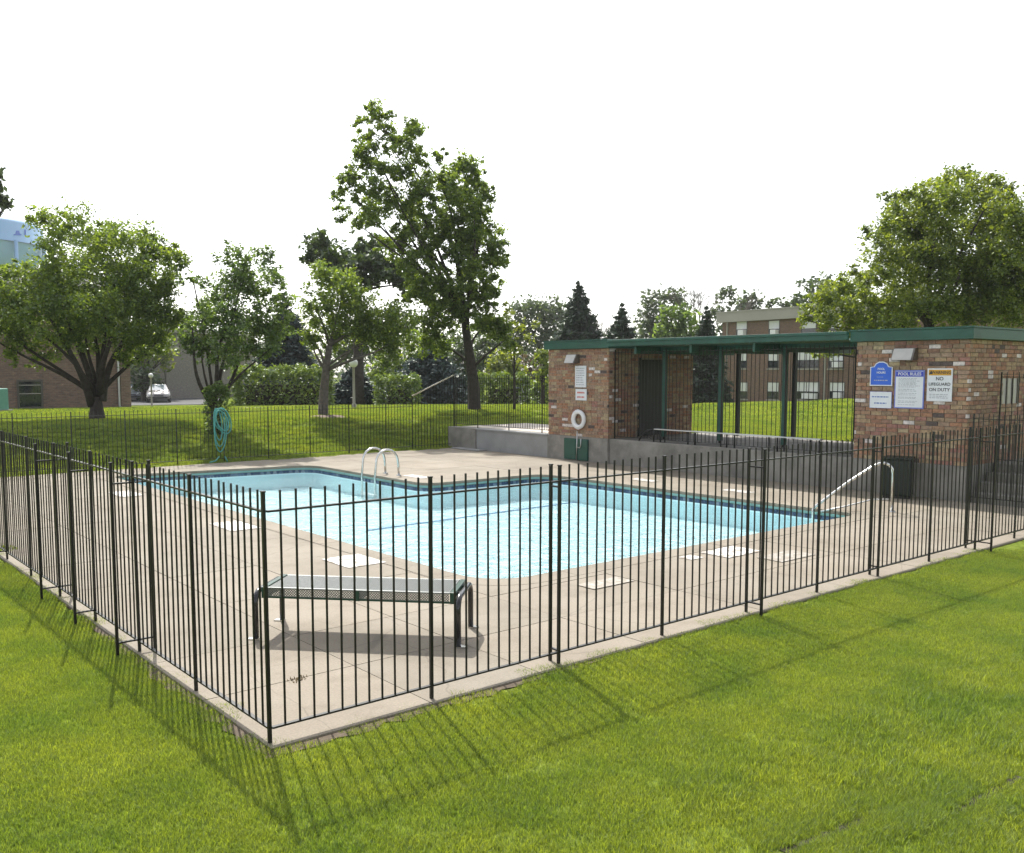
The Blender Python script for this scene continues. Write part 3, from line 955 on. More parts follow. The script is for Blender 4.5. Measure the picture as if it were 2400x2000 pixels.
ST = thing("stone_steps", "shaded concrete steps beside the right brick building", "steps", (14.2, 0.7, 0))
for i in range(4):
    part(MB().box((13.78 + 0.30 * i, -0.75, -0.3), (14.10 + 0.30 * i if i < 3 else 17.5, 1.985, 0.15 * (i + 1))), "step", 'concrete', ST, bevel=0.012)

# ------------------------------------------------------------------ brick pool buildings
def bricks_on(parent, origin, along, normal, w, h, singles=True, holes=(), corner=False):
    """running bond: bricks as single parts, or joined for a face past the count"""
    along = Vector(along); normal = Vector(normal)
    BL, BH, J = 0.198, 0.0635, 0.010
    rows = int(h / (BH + J))
    rh = h / rows
    bh = rh - J
    joined = MB()
    base = Vector(origin)
    shared = {}
    for r in range(rows):
        x = 0.0
        first = BL if r % 2 == 0 else (BL - J) / 2
        if rng.uniform() < 0.1: first *= 0.8
        z = r * rh + J / 2
        while x < w - 0.03:
            L = min(first, w - x)
            first = BL * rng.choice([1, 1, 1, 1, 0.5, 1.0])
            if w - x - L < 0.05: L = w - x
            ok = not any(a - 0.02 < x + L / 2 < b + 0.02 and c < z + bh / 2 < d for a, b, c, d in holes)
            if ok:
                pr = rng.uniform(-0.003, 0.004)
                c0 = base + along * (x + L / 2) + Vector((0, 0, z + bh / 2)) + normal * pr
                if singles:
                    key = round(L, 2)
                    if key not in shared:
                        mbb = MB().obox((0, 0, 0), along * (L / 2), normal * 0.016, Vector((0, 0, bh / 2)))
                        shared[key] = mbb.mesh("brick", 'brick')
                    o = link("brick", shared[key])
                    o.location = c0
                    adopt(o, parent)
                else:
                    joined.obox(c0, along * (L / 2), normal * 0.016, Vector((0, 0, bh / 2)))
            x += L + J
    if not singles:
        part(joined, "brickwork", 'brick', parent, kind="stuff")

BZ0, BZ1 = 0.60, 2.76
# left building
LB = thing("brick_building", "small brick pool building with life ring and green cabinet, left of the canopy", "building", (14.5, 11.5, 0))
part(MB().box((13.64, 10.47, 0.601), (16.74, 12.57, 2.90)), "core_wall", 'mortar', LB)
part(MB().box((13.60, 10.44, -0.3), (13.90, 12.60, 0.60)), "foundation", 'concrete', LB, bevel=0.01)
part(MB().box((13.91, 10.445, -0.3), (16.76, 12.60, 0.597)), "foundation", 'concrete', LB)
bricks_on(LB, (13.637, 12.58, BZ0), (0, -1, 0), (-1, 0, 0), 2.13, BZ1 - BZ0, True)
bricks_on(LB, (13.66, 10.463, BZ0), (1, 0, 0), (0, -1, 0), 3.08, BZ1 - BZ0, False, holes=[(1.04, 1.90, 0, 1.93)])
def fascia(parent, x0, x1, y0, y1, z0, z1, m='green'):
    part(MB().box((x0, y0, z0), (x1, y1, z1)), "roof_fascia", m, parent, bevel=0.008)
    part(MB().box((x0 - 0.02, y0 - 0.02, z1 + 0.001), (x1 + 0.02, y1 + 0.02, z1 + 0.03)), "roof_edge", m, parent)
fascia(LB, 13.54, 16.85, 10.38, 12.68, 2.765, 2.95)
dr = part(MB().box((14.74, 10.43, 0.62), (15.54, 10.46, 2.50)), "door", 'door', LB, bevel=0.004)
part(MB().box((14.69, 10.425, 0.61), (14.738, 10.462, 2.55)), "door_frame", 'dkgreen', LB)
part(MB().box((15.542, 10.425, 0.61), (15.59, 10.462, 2.55)), "door_frame", 'dkgreen', LB)
# right building
RB = thing("brick_building", "brick pool building with pool rules signs at the right", "building", (15, 3, 0))
part(MB().box((13.68, 2.05, 0.601), (19.5, 4.06, 2.88)), "core_wall", 'mortar', RB)
part(MB().box((13.645, 2.0, -0.3), (19.5, 4.088, 0.60)), "foundation", 'concrete', RB, bevel=0.01)
bricks_on(RB, (13.677, 4.08, BZ0), (0, -1, 0), (-1, 0, 0), 2.06, BZ1 - BZ0, True)
WH = (14.95, 15.65, 1.62, 2.10)
bricks_on(RB, (13.66, 2.034, BZ0), (1, 0, 0), (0, -1, 0), 4.2, BZ1 - BZ0, False, holes=[(WH[0] - 13.66, WH[1] - 13.66, WH[2] - BZ0, WH[3] - BZ0)])
bricks_on(RB, (13.66, 4.072, BZ0), (1, 0, 0), (0, 1, 0), 3.0, BZ1 - BZ0, False)
fascia(RB, 13.55, 19.6, 1.93, 4.17, 2.765, 2.95)
wd_ = part(MB().box((WH[0], 2.03, WH[2]), (WH[1], 2.048, WH[3])), "window", 'lens', RB)
for i in range(4):
    xx_ = WH[0] + (WH[1] - WH[0]) * i / 3
    b_ = MB().box((xx_ - 0.02, 2.012, WH[2]), (xx_ + 0.02, 2.028, WH[3])).build("window_bar", 'frame')
    adopt(b_, wd_)
fence_run("tall dark iron gate railing above the steps beside the right brick building", (14.75, 1.95, 0.6), (0, -1), [0, 1.3, 2.6], h=1.6, rail_lo=0.06, rail_hi=1.52, pick=12)

fence_run("dark iron gate panel added to darken the foot of the shaded steps", (13.70, 1.93, 0.0), (0, -1), [0, 0.9, 1.9, 2.9], h=1.5, rail_lo=0.09, rail_hi=1.42, pick=14)  # extra panel, its close-set bars added to darken the area before the steps

# ------------------------------------------------------------------ canopy between them
CN = thing("canopy", "long green corrugated canopy on green posts between the two brick buildings", "canopy", (14.6, 7.3, 0.6))
part(MB().box((13.50, 4.19, 2.80), (13.56, 10.36, 2.945)), "gutter", 'green', CN, bevel=0.01)
part(MB().box((13.46, 4.19, 2.90), (13.498, 10.36, 2.955)), "gutter_lip", 'green', CN, bevel=0.006)
cor = MB()
nn_ = 84
for i in range(nn_):
    y0 = 4.19 + 6.17 * i / nn_
    y1 = 4.19 + 6.17 * (i + 1) / nn_
    z0, z1 = (2.79, 2.83) if i % 2 == 0 else (2.83, 2.79)
    cor.add([(13.565, y0, z0), (17.35, y0, z0), (17.35, y1, z1), (13.565, y1, z1), (13.565, y0, z0 + 0.004), (17.35, y0, z0 + 0.004), (17.35, y1, z1 + 0.004), (13.565, y1, z1 + 0.004)],
            [(0, 1, 2, 3), (4, 7, 6, 5), (0, 3, 7, 4)])
part(cor, "corrugated_roof", 'green', CN)
part(MB().box((17.36, 4.19, 2.78), (17.42, 10.36, 2.945)), "gutter", 'green', CN)
FP = [(14.55, 9.50), (14.58, 7.88), (14.60, 6.24)]
RP = [(16.84, 9.08), (16.88, 7.50), (16.88, 5.9)]
for (x, y) in FP:
    part(MB().box((x - 0.046, y - 0.046, 0.66), (x + 0.046, y + 0.046, 2.70)), "post", 'green', CN, bevel=0.006)
    part(MB().box((x - 0.025, y - 0.025, 0.605), (x + 0.025, y + 0.025, 0.659)), "post_foot", 'iron', CN)
    part(MB().box((13.62, y + 0.07, 2.62), (17.3, y + 0.13, 2.785)), "beam", 'green', CN)
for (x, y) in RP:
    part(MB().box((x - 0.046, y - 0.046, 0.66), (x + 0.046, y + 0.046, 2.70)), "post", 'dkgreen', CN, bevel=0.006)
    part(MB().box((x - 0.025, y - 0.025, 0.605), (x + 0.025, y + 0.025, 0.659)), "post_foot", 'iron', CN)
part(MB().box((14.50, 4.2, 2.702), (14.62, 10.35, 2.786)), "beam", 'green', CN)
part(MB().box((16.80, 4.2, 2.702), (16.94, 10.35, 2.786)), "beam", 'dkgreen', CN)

# low pale bench on the terrace edge
TB = thing("terrace_bench", "long low bench with pale aluminium seat on the terrace edge", "bench", (13.72, 6.9, 0.6))
part(MB().box((13.67, 4.80, 0.885), (13.79, 9.05, 0.91)), "seat", 'alu', TB, bevel=0.006)
for y in (9.0, 8.0, 6.95, 5.9, 4.95):
    for dy in (-0.1, 0.1):
        part(MB().tube([(13.73, y + dy, 0.60), (13.73, y + dy, 0.884)], 0.018, 8), "leg", 'iron', TB, smooth=True)
part(MB().tube([(13.73, 9.55, 0.61), (13.73, 9.45, 0.74), (13.73, 9.30, 0.86), (13.73, 9.06, 0.885)], 0.02, 8), "curved_arm", 'iron', TB, smooth=True)

# ------------------------------------------------------------------ wall lights, signs, ring, cabinet
def wall_light(x, y, z, w, label):
    t = thing("wall_light", label, "light", (x, y, z))
    hs = MB()
    pr = [(0, -0.11), (-0.20, -0.11), (-0.10, 0.11), (0, 0.11)]
    vs = [(px, sy * w / 2, pz) for sy in (-1, 1) for px, pz in pr]
    hs.add(vs, [(0, 1, 2, 3), (7, 6, 5, 4), (0, 4, 5, 1), (2, 6, 7, 3), (3, 7, 4, 0), (1, 5, 6, 2)])
    hs.build("housing", 'bronze', t)
    MB().add([(-0.203, -w / 2 + 0.03, -0.10), (-0.203, w / 2 - 0.01, -0.10), (-0.108, w / 2 - 0.01, 0.10), (-0.108, -w / 2 + 0.03, 0.10)], [(0, 1, 2, 3)]).build("lens", 'lens', t)
    return t
wall_light(13.618, 11.62, 2.52, 0.36, "wedge-shaped wall light above the white text sign on left brick building")
wall_light(13.658, 3.12, 2.52, 0.40, "wedge-shaped wall light above the pool rules sign on right brick building")

def sign(name, label, x, y0, y1, z0, z1, m, border=None, outline=None, bw=0.018):
    t = thing(name, label, "sign", (x, (y0 + y1) / 2, (z0 + z1) / 2))
    w, h = abs(y0 - y1), z1 - z0
    if outline is None:
        outline = [(-w / 2, -h / 2), (w / 2, -h / 2), (w / 2, h / 2), (-w / 2, h / 2)]
    def plate(sc_, d0, d1, nm, mm):
        mb_ = MB()
        k = len(outline)
        pts = [((a * (1 - sc_ / (w / 2))), b * (1 - sc_ / (h / 2))) for a, b in outline]
        vs = [(-d0, -a, b) for a, b in pts] + [(-d1, -a, b) for a, b in pts]
        mb_.add(vs, [tuple(range(k)), tuple(reversed(range(k, 2 * k)))] + [(i, i + k, (i + 1) % k + k, (i + 1) % k) for i in range(k)])
        return mb_.build(nm, mm, t)
    plate(0, 0, 0.012, "backing", border or m)
    plate(bw, 0.0121, 0.0145, "face", m)
    return t, w, h
def put_text(t, body, size, m, u, v, bold=0.0, spacing=1.0, d=0.0165):
    me = text_mesh(body, size, m, 'CENTER', bold, spacing)
    o = link("lettering", me)
    o.matrix_world = Matrix.Translation((-d, -u, v)) @ FACE_MX
    o.parent = t
    return o
def print_lines(t, u0, u1, vs, h, m, d=0.0148, ragged=0.25):
    """rows of unreadable small print: word-sized dashes"""
    mb_ = MB()
    for v in vs:
        end = u1 - (u1 - u0) * ragged * rng.uniform()
        u = u0
        while u < end:
            L = min(rng.uniform(0.02, 0.06), end - u)
            mb_.box((-d - 0.0006, -(u + L), v - h / 2), (-d, -u, v + h / 2))
            u += L + 0.012
    return mb_.build("small_print", m, t)
XS = 13.612
t, w, h = sign("wall_sign", "tall white sign of dark text lines above the red-lettered sign", XS, 11.58, 11.19, 1.82, 2.35, 'signwhite', bw=0.006)
for i, v in enumerate(np.linspace(0.20, -0.20, 8)):
    print_lines(t, -0.15, 0.15, [v], 0.022, 'greyink', ragged=0.3)
t, w, h = sign("wall_sign", "small white sign with two red text lines above the life ring", XS, 11.56, 11.17, 1.50, 1.78, 'signwhite', bw=0.006)
for v in (0.05, -0.06):
    print_lines(t, -0.13, 0.13, [v], 0.04, 'redink', ragged=0.1)
XS = 13.652
w_, h_ = 0.43, 0.44
arch = [(-w_ / 2, -h_ / 2), (w_ / 2, -h_ / 2), (w_ / 2, h_ * 0.28), (w_ * 0.33, h_ * 0.30), (w_ * 0.25, h_ * 0.43), (w_ * 0.1, h_ * 0.5), (-w_ * 0.1, h_ * 0.5), (-w_ * 0.25, h_ * 0.43), (-w_ * 0.33, h_ * 0.30), (-w_ / 2, h_ * 0.28)]
t, w, h = sign("wall_sign", "blue sign with arched top and white lettering, leftmost on right brick building", XS, 3.80, 3.37, 1.955, 2.395, 'signblue', border='signwhite', outline=arch)
put_text(t, "POOL", 0.052, 'signwhite', 0, 0.085, 0.001)
put_text(t, "HOURS", 0.052, 'signwhite', 0, 0.02, 0.001)
print_lines(t, -0.08, 0.08, [-0.06], 0.014, 'blueink'); print_lines(t, -0.13, 0.13, [-0.12], 0.018, 'greyink', ragged=0.05)
t, w, h = sign("wall_sign", "plain white sign with two faint blue text lines below the blue arched sign", XS, 3.79, 3.37, 1.55, 1.85, 'signwhite', border='bordblue', bw=0.005)
print_lines(t, -0.17, 0.17, [0.055], 0.024, 'blueink', ragged=0.05); print_lines(t, -0.12, 0.12, [-0.06], 0.026, 'blueink', ragged=0.05)
t, w, h = sign("wall_sign", "white pool rules sign with blue border and blue header", XS, 3.32, 2.78, 1.56, 2.24, 'signwhite', border='bordblue', bw=0.02)
MB().box((-0.0165, -0.25, 0.225), (-0.0146, 0.25, 0.315)).build("header", 'headblue', t)
put_text(t, "POOL RULES", 0.075, 'signwhite', 0, 0.27, 0.0015, d=0.0180)
print_lines(t, -0.20, 0.20, np.linspace(0.19, 0.04, 8), 0.010, 'greyink')
print_lines(t, -0.20, 0.16, [0.0, -0.03], 0.012, 'greyink'); print_lines(t, -0.20, 0.2, [-0.07, -0.10, -0.14, -0.16], 0.010, 'greyink')
print_lines(t, -0.20, 0.2, [-0.21, -0.235, -0.275], 0.010, 'greyink')
t, w, h = sign("wall_sign", "white warning sign with amber header about no lifeguard, rightmost of the signs", XS, 2.73, 2.29, 1.70, 2.27, 'signwhite', bw=0.006)
MB().box((-0.0165, -0.195, 0.165), (-0.0146, 0.195, 0.262)).build("header", 'amber', t)
put_text(t, "WARNING", 0.072, 'ink', 0.025, 0.213, 0.001, d=0.0180)
MB().add([(-0.0185, 0.19, 0.185), (-0.0185, 0.125, 0.185), (-0.0185, 0.157, 0.245)], [(0, 1, 2)]).build("warning_triangle", 'ink', t)
put_text(t, "NO", 0.085, 'ink', 0, 0.105, 0.001); put_text(t, "LIFEGUARD", 0.074, 'ink', 0, 0.01, 0.001); put_text(t, "ON DUTY", 0.080, 'ink', 0, -0.085, 0.001)
print_lines(t, -0.17, 0.17, [-0.165, -0.195, -0.225], 0.014, 'greyink', ragged=0.1)

LR = thing("life_ring", "white life ring hanging on the left brick building", "life ring", (13.56, 11.40, 1.03))
rg = MB()
ring_pts = [(0, 0.185 * math.cos(a), 0.185 * math.sin(a)) for a in np.linspace(0, 2 * math.pi, 33)]
rg.tube(ring_pts, 0.052, 12, cap=False)
rg.build("ring", 'white', LR, smooth=True)
rp_ = MB()
rp_.tube([(-0.02, 0.245 * math.cos(a) * (0.97 if k % 4 else 1.0), 0.245 * math.sin(a) * (0.97 if k % 4 else 1.0)) for k, a in enumerate(np.linspace(0, 2 * math.pi, 33))], 0.008, 6, cap=False)
rp_.build("grab_rope", 'signwhite', LR)
HK = thing("rescue_hook", "pale pole with hook leaning on green cabinet under the life ring", "rescue hook", (13.53, 11.45, 0))
part(MB().tube([(13.53, 11.44, 0.02), (13.545, 11.43, 0.74)], 0.014, 8), "pole", 'alu', HK, smooth=True)
part(MB().tube([(13.535, 11.43, 0.34), (13.535, 11.33, 0.33), (13.535, 11.29, 0.38), (13.535, 11.29, 0.56)], 0.012, 8), "hook", 'alu', HK, smooth=True)
CB = thing("cabinet", "low green cabinet at the base of the left brick building", "cabinet", (13.58, 11.5, 0))
part(MB().box((13.56, 11.08, 0.02), (13.598, 11.92, 0.545)), "body", 'green', CB, bevel=0.004)
for y0, y1 in ((11.09, 11.49), (11.51, 11.91)):
    dd = part(MB().box((13.548, y0, 0.035), (13.559, y1, 0.53)), "door", 'green', CB)

# ------------------------------------------------------------------ trash bin
TBN = thing("trash_bin", "dark green square trash bin on the deck below the right brick building", "trash bin", (13.30, 3.02, 0))
a_ = R(20)
ax_, ay_ = Vector((math.cos(a_), math.sin(a_), 0)), Vector((-math.sin(a_), math.cos(a_), 0))
part(MB().obox((13.30, 3.02, 0.36), ax_ * 0.21, ay_ * 0.235, Vector((0, 0, 0.32))), "body", 'dkgreen', TBN, bevel=0.02)
part(MB().obox((13.30, 3.02, 0.70), ax_ * 0.225, ay_ * 0.25, Vector((0, 0, 0.02))), "lid", 'dkgreen', TBN, bevel=0.01)
part(MB().obox((13.30, 3.02, 0.02), ax_ * 0.19, ay_ * 0.215, Vector((0, 0, 0.018))), "base", 'blackm', TBN)

# ------------------------------------------------------------------ mesh bench
fl, bl, br_, fr2 = Vector((0.869, 2.073, 0)), Vector((1.273, 2.494, 0)), Vector((2.448, 1.242, 0)), Vector((2.026, 0.812, 0))
bc = (fl + bl + br_ + fr2) / 4
bx_ = ((fr2 + br_) - (fl + bl)).normalized()
by_ = Vector((-bx_.y, bx_.x, 0))
BN = thing("bench", "backless mesh bench on curved black legs inside the fence corner", "bench", bc)
BN.rotation_euler = (0, 0, math.atan2(bx_.y, bx_.x))
L2, W2, TZ = 0.80, 0.235, 0.43
def bpart(mb_, name, m, parent=BN, smooth=False, bevel=0):
    return mb_.build(name, m, parent, smooth, bevel)
# expanded-metal lattice
def lattice(a0, a1, b0, b1, pitch, fn, wd, th):
    mb_ = MB()
    H = b1 - b0
    k = int((a1 - a0 + H) / pitch) + 1
    for sgn in (1, -1):
        for i in range(k + 1):
            s = a0 - (H if sgn > 0 else 0) + i * pitch
            e = s + H * sgn if sgn > 0 else s - H
            p, q_ = [s, b0], [e, b1]
            if sgn > 0:
                pa, pb = (s, b0), (s + H, b1)
            else:
                pa, pb = (s, b0), (s - H, b1)
            # clip to a range
            def clip(pa, pb):
                (xa, ya), (xb, yb) = pa, pb
                def cut(x): t_ = (x - xa) / (xb - xa); return (x, ya + (yb - ya) * t_)
                if xa < xb:
                    if xb <= a0 or xa >= a1: return None
                    A = cut(a0) if xa < a0 else pa; B = cut(a1) if xb > a1 else pb
                else:
                    if xa <= a0 or xb >= a1: return None
                    A = cut(a1) if xa > a1 else pa; B = cut(a0) if xb < a0 else pb
                return A, B
            r_ = clip(pa, pb)
            if r_:
                A, B = fn(*r_[0]), fn(*r_[1])
                if (A - B).length > 0.004:
                    mb_.bar(A, B, wd, th)
    return mb_
bpart(lattice(-L2 + 0.03, L2 - 0.03, -W2 + 0.015, W2 - 0.015, 0.032, lambda a, b: Vector((a, b, TZ)), 0.013, 0.004), "seat_mesh", 'benchmetal')
for sy in (-1, 1):
    bpart(lattice(-L2 + 0.03, L2 - 0.03, TZ - 0.075, TZ - 0.008, 0.022, lambda a, b, sy=sy: Vector((a, sy * W2, b)), 0.004, 0.007), "side_mesh", 'benchmetal')
    bpart(MB().box((-L2 + 0.02, sy * W2 - 0.008, TZ - 0.088), (L2 - 0.02, sy * W2 + 0.008, TZ - 0.074)), "bottom_edge", 'benchgreen')
    bpart(MB().box((-L2 + 0.02, sy * W2 - 0.010, TZ - 0.008), (L2 - 0.02, sy * W2 + 0.010, TZ + 0.004)), "top_edge", 'benchmetal', bevel=0.003)
for sx in (-1, 1):
    bpart(MB().box((sx * L2 - 0.022, -W2 - 0.012, TZ - 0.09), (sx * L2 + 0.022, W2 + 0.012, TZ + 0.006)), "end_plate", 'benchgreen', bevel=0.004)
    xe = sx * (L2 + 0.055)
    arc = []
    for sy in (-1, 1):
        cc = [(xe, sy * 0.295, 0.012), (xe, sy * 0.295, 0.30)] + [(xe, sy * (0.295 - 0.10 * (1 - math.cos(t_))), 0.30 + 0.10 * math.sin(t_)) for t_ in np.linspace(0.2, math.pi / 2, 7)]
        arc += cc if sy < 0 else list(reversed(cc))
    bpart(MB().tube(arc, 0.024, 10), "leg_frame", 'tubeblack', smooth=True)
    for sy in (-1, 1):
        bpart(MB().box((xe - 0.05 * (sx < 0) - 0.02, sy * 0.295 - 0.03, 0), (xe + 0.05 * (sx > 0) + 0.02, sy * 0.295 + 0.03, 0.011)), "foot_plate", 'steel')
    bpart(MB().bar((sx * (L2 + 0.015), 0.12, TZ - 0.03), (sx * (L2 + 0.05), 0.12, TZ - 0.03), 0.03, 0.03), "bracket", 'tubeblack')
    bpart(MB().bar((sx * (L2 + 0.015), -0.12, TZ - 0.03), (sx * (L2 + 0.05), -0.12, TZ - 0.03), 0.03, 0.03), "bracket", 'tubeblack')
bpart(MB().box((-0.02, -W2 - 0.012, TZ - 0.09), (0.02, W2 + 0.012, TZ - 0.006)), "centre_strap", 'benchgreen')

# ------------------------------------------------------------------ pool ladder and hand rail
LD = thing("pool_ladder", "pair of arched stainless pool ladder rails at the far pool edge", "ladder", (8.25, 11.8, 0))
for y in (11.55, 12.08):
    pts = [(7.80, y, -0.48), (7.80, y, 0.0), (7.82, y, 0.18)] + [(8.10 + 0.27 * math.cos(t_) * 1.0, y, 0.30 + 0.27 * math.sin(t_)) for t_ in np.linspace(math.radians(165), math.radians(10), 10)] + [(8.385, y, 0.2), (8.39, y, 0.0)]
    part(MB().tube(pts, 0.024, 10), "rail", 'steel', LD, smooth=True)
    part(MB().lathe([(0.0, 0.02), (0.05, 0.018), (0.055, 0.004), (0.0, 0.004)], (8.39, y, 0.0)), "escutcheon", 'steel', LD)
for z in (-0.40,):
    part(MB().box((7.76, 11.56, z), (7.86, 12.07, z + 0.03)), "tread", 'white', LD)
HR = thing("hand_rail", "stainless steel hand rail leading into the pool's right corner", "hand rail", (11.4, 2.6, 0))
top = HT = Vector((11.60, 2.22, 0))
e0 = Vector((10.81, 3.13, -0.45))
dirv = (Vector((e0.x, e0.y, 0)) - top).normalized()
Lh = (Vector((e0.x, e0.y, 0)) - top).length
def hp(s, z): return (top.x + dirv.x * s, top.y + dirv.y * s, z)
pts = [hp(0, 0), hp(0, 0.60), hp(0.015, 0.68), hp(0.06, 0.745), hp(0.13, 0.775), hp(0.21, 0.765), hp(0.30, 0.72), hp(Lh * 0.55, 0.47), hp(Lh * 0.97, 0.06), hp(Lh, 0.0), hp(Lh, -0.45)]
part(MB().tube(pts, 0.024, 10), "rail", 'steel', HR, smooth=True)
part(MB().tube([hp(0.01, 0.20), hp(0.30, 0.19), hp(Lh * 0.62, 0.06), hp(Lh * 0.9, -0.02)], 0.014, 8), "lower_rail", 'alu', HR, smooth=True)
part(MB().lathe([(0.0, 0.02), (0.05, 0.018), (0.055, 0.004), (0.0, 0.004)], hp(0, 0)), "escutcheon", 'steel', HR)

# ------------------------------------------------------------------ garden hose on the far fence
HS = thing("garden_hose", "coiled teal garden hose hung on the far fence post", "hose", (6.75, FENCE_Y - 0.05, 0))
hs = MB()
def loop(cx_, cz, rx, rz, tilt, dy, a0=0, a1=2 * math.pi, k=26):
    o = []
    for t_ in np.linspace(a0, a1, k):
        x, z = rx * math.sin(t_), rz * math.cos(t_)
        o.append((cx_ + x * math.cos(tilt) - z * math.sin(tilt), FENCE_Y - 0.05 - dy, cz + x * math.sin(tilt) + z * math.cos(tilt)))
    return o
for (cx_, cz, rx, rz, tl, dy) in ((6.68, 0.98, 0.21, 0.31, 0.15, 0.0), (6.72, 0.94, 0.20, 0.37, 0.28, 0.03), (6.60, 0.78, 0.15, 0.52, 0.02, 0.05), (6.62, 0.72, 0.17, 0.60, -0.04, 0.07), (6.66, 0.95, 0.15, 0.30, 0.4, 0.09), (6.58, 0.86, 0.11, 0.44, 0.08, 0.02)):
    hs.tube(loop(cx_ - 0.02, cz + 0.07, rx * 0.88, rz * 0.88, tl, dy), 0.015, 7, cap=False)
hs.tube([(6.56, FENCE_Y - 0.1, 0.15), (6.45, FENCE_Y - 0.14, 0.05), (6.28, FENCE_Y - 0.2, 0.03)], 0.016, 7)
hs.tube([(6.70, FENCE_Y - 0.1, 0.14), (6.76, FENCE_Y - 0.12, 0.0)], 0.016, 7)
part(hs, "coil", 'hose', HS, smooth=True)
part(MB().bar((6.76, FENCE_Y - 0.02, 1.25), (6.66, FENCE_Y - 0.18, 1.25), 0.03, 0.02), "hanger", 'iron', HS)

# ------------------------------------------------------------------ trees
def tri_leaves(centres, size, aspect=0.55, up=0.35, seed=0):
    """rhombic leaf blades at the given centres -> verts, faces arrays"""
    g = np.random.default_rng(seed)
    k = len(centres)
    nrm = g.normal(size=(k, 3)); nrm[:, 2] = np.abs(nrm[:, 2]) + up
    nrm /= np.linalg.norm(nrm, axis=1, keepdims=True)
    a = g.normal(size=(k, 3)); a -= (a * nrm).sum(1, keepdims=True) * nrm
    a /= np.linalg.norm(a, axis=1, keepdims=True)
    b = np.cross(nrm, a)
    s = size * g.uniform(0.65, 1.35, size=(k, 1))
    V = np.stack([centres - a * s * .5, centres + b * s * .5 * aspect, centres + a * s * .5, centres - b * s * .5 * aspect], 1).reshape(-1, 3)
    return V
def leaf_mesh(name, V, m):
    me = bpy.data.meshes.new(name)
    k = len(V) // 4
    me.vertices.add(len(V)); me.loops.add(len(V)); me.polygons.add(k)
    me.vertices.foreach_set("co", V.astype(np.float32).ravel())
    me.loops.foreach_set("vertex_index", np.arange(len(V), dtype=np.int32))
    me.polygons.foreach_set("loop_start", np.arange(0, len(V), 4, dtype=np.int32))
    me.polygons.foreach_set("loop_total", np.full(k, 4, dtype=np.int32))
    me.materials.append(M[m])
    me.update(calc_edges=True)
    return me
def blob_points(blobs, per_m2, seed, sub=11, shell=0.92, sig=0.17, dens=12):
    """clumps of leaves spread through each lobe of the crown"""
    g = np.random.default_rng(seed)
    out = []
    for c, r in blobs:
        k = max(12, int(per_m2 * r * r * dens))
        ns = max(8, int(2.6 * sub * min(2.0, max(0.6, r / 0.6))))
        d = g.normal(size=(ns, 3)); d /= np.linalg.norm(d, axis=1, keepdims=True)
        sc_ = np.array(c)[None] + d * (r * shell * g.uniform(0.25, 1.25, size=(ns, 1)))
        idx = g.integers(0, ns, size=k)
        sg = sig * r * g.uniform(0.5, 1.5, size=(ns, 1))
        out.append(sc_[idx] + g.normal(size=(k, 3)) * sg[idx] * np.array([[1, 1, 0.75]]))
    return np.concatenate(out)
def limb(mb_, a, b, r0, r1, sag=0.12, seed=0, k=6):
    g = np.random.default_rng(seed)
    a, b = Vector(a), Vector(b)
    L = (b - a).length
    off = Vector(g.normal(size=3)) * L * 0.05
    pts, rs = [], []
    for i in range(k + 1):
        t_ = i / k
        p = a.lerp(b, t_) + off * math.sin(math.pi * t_) + Vector((0, 0, 1)) * (sag * L * math.sin(math.pi * t_) * (1 - t_))
        pts.append(p); rs.append(r0 + (r1 - r0) * t_ ** 0.8)
    mb_.tube(pts, rs, 7)
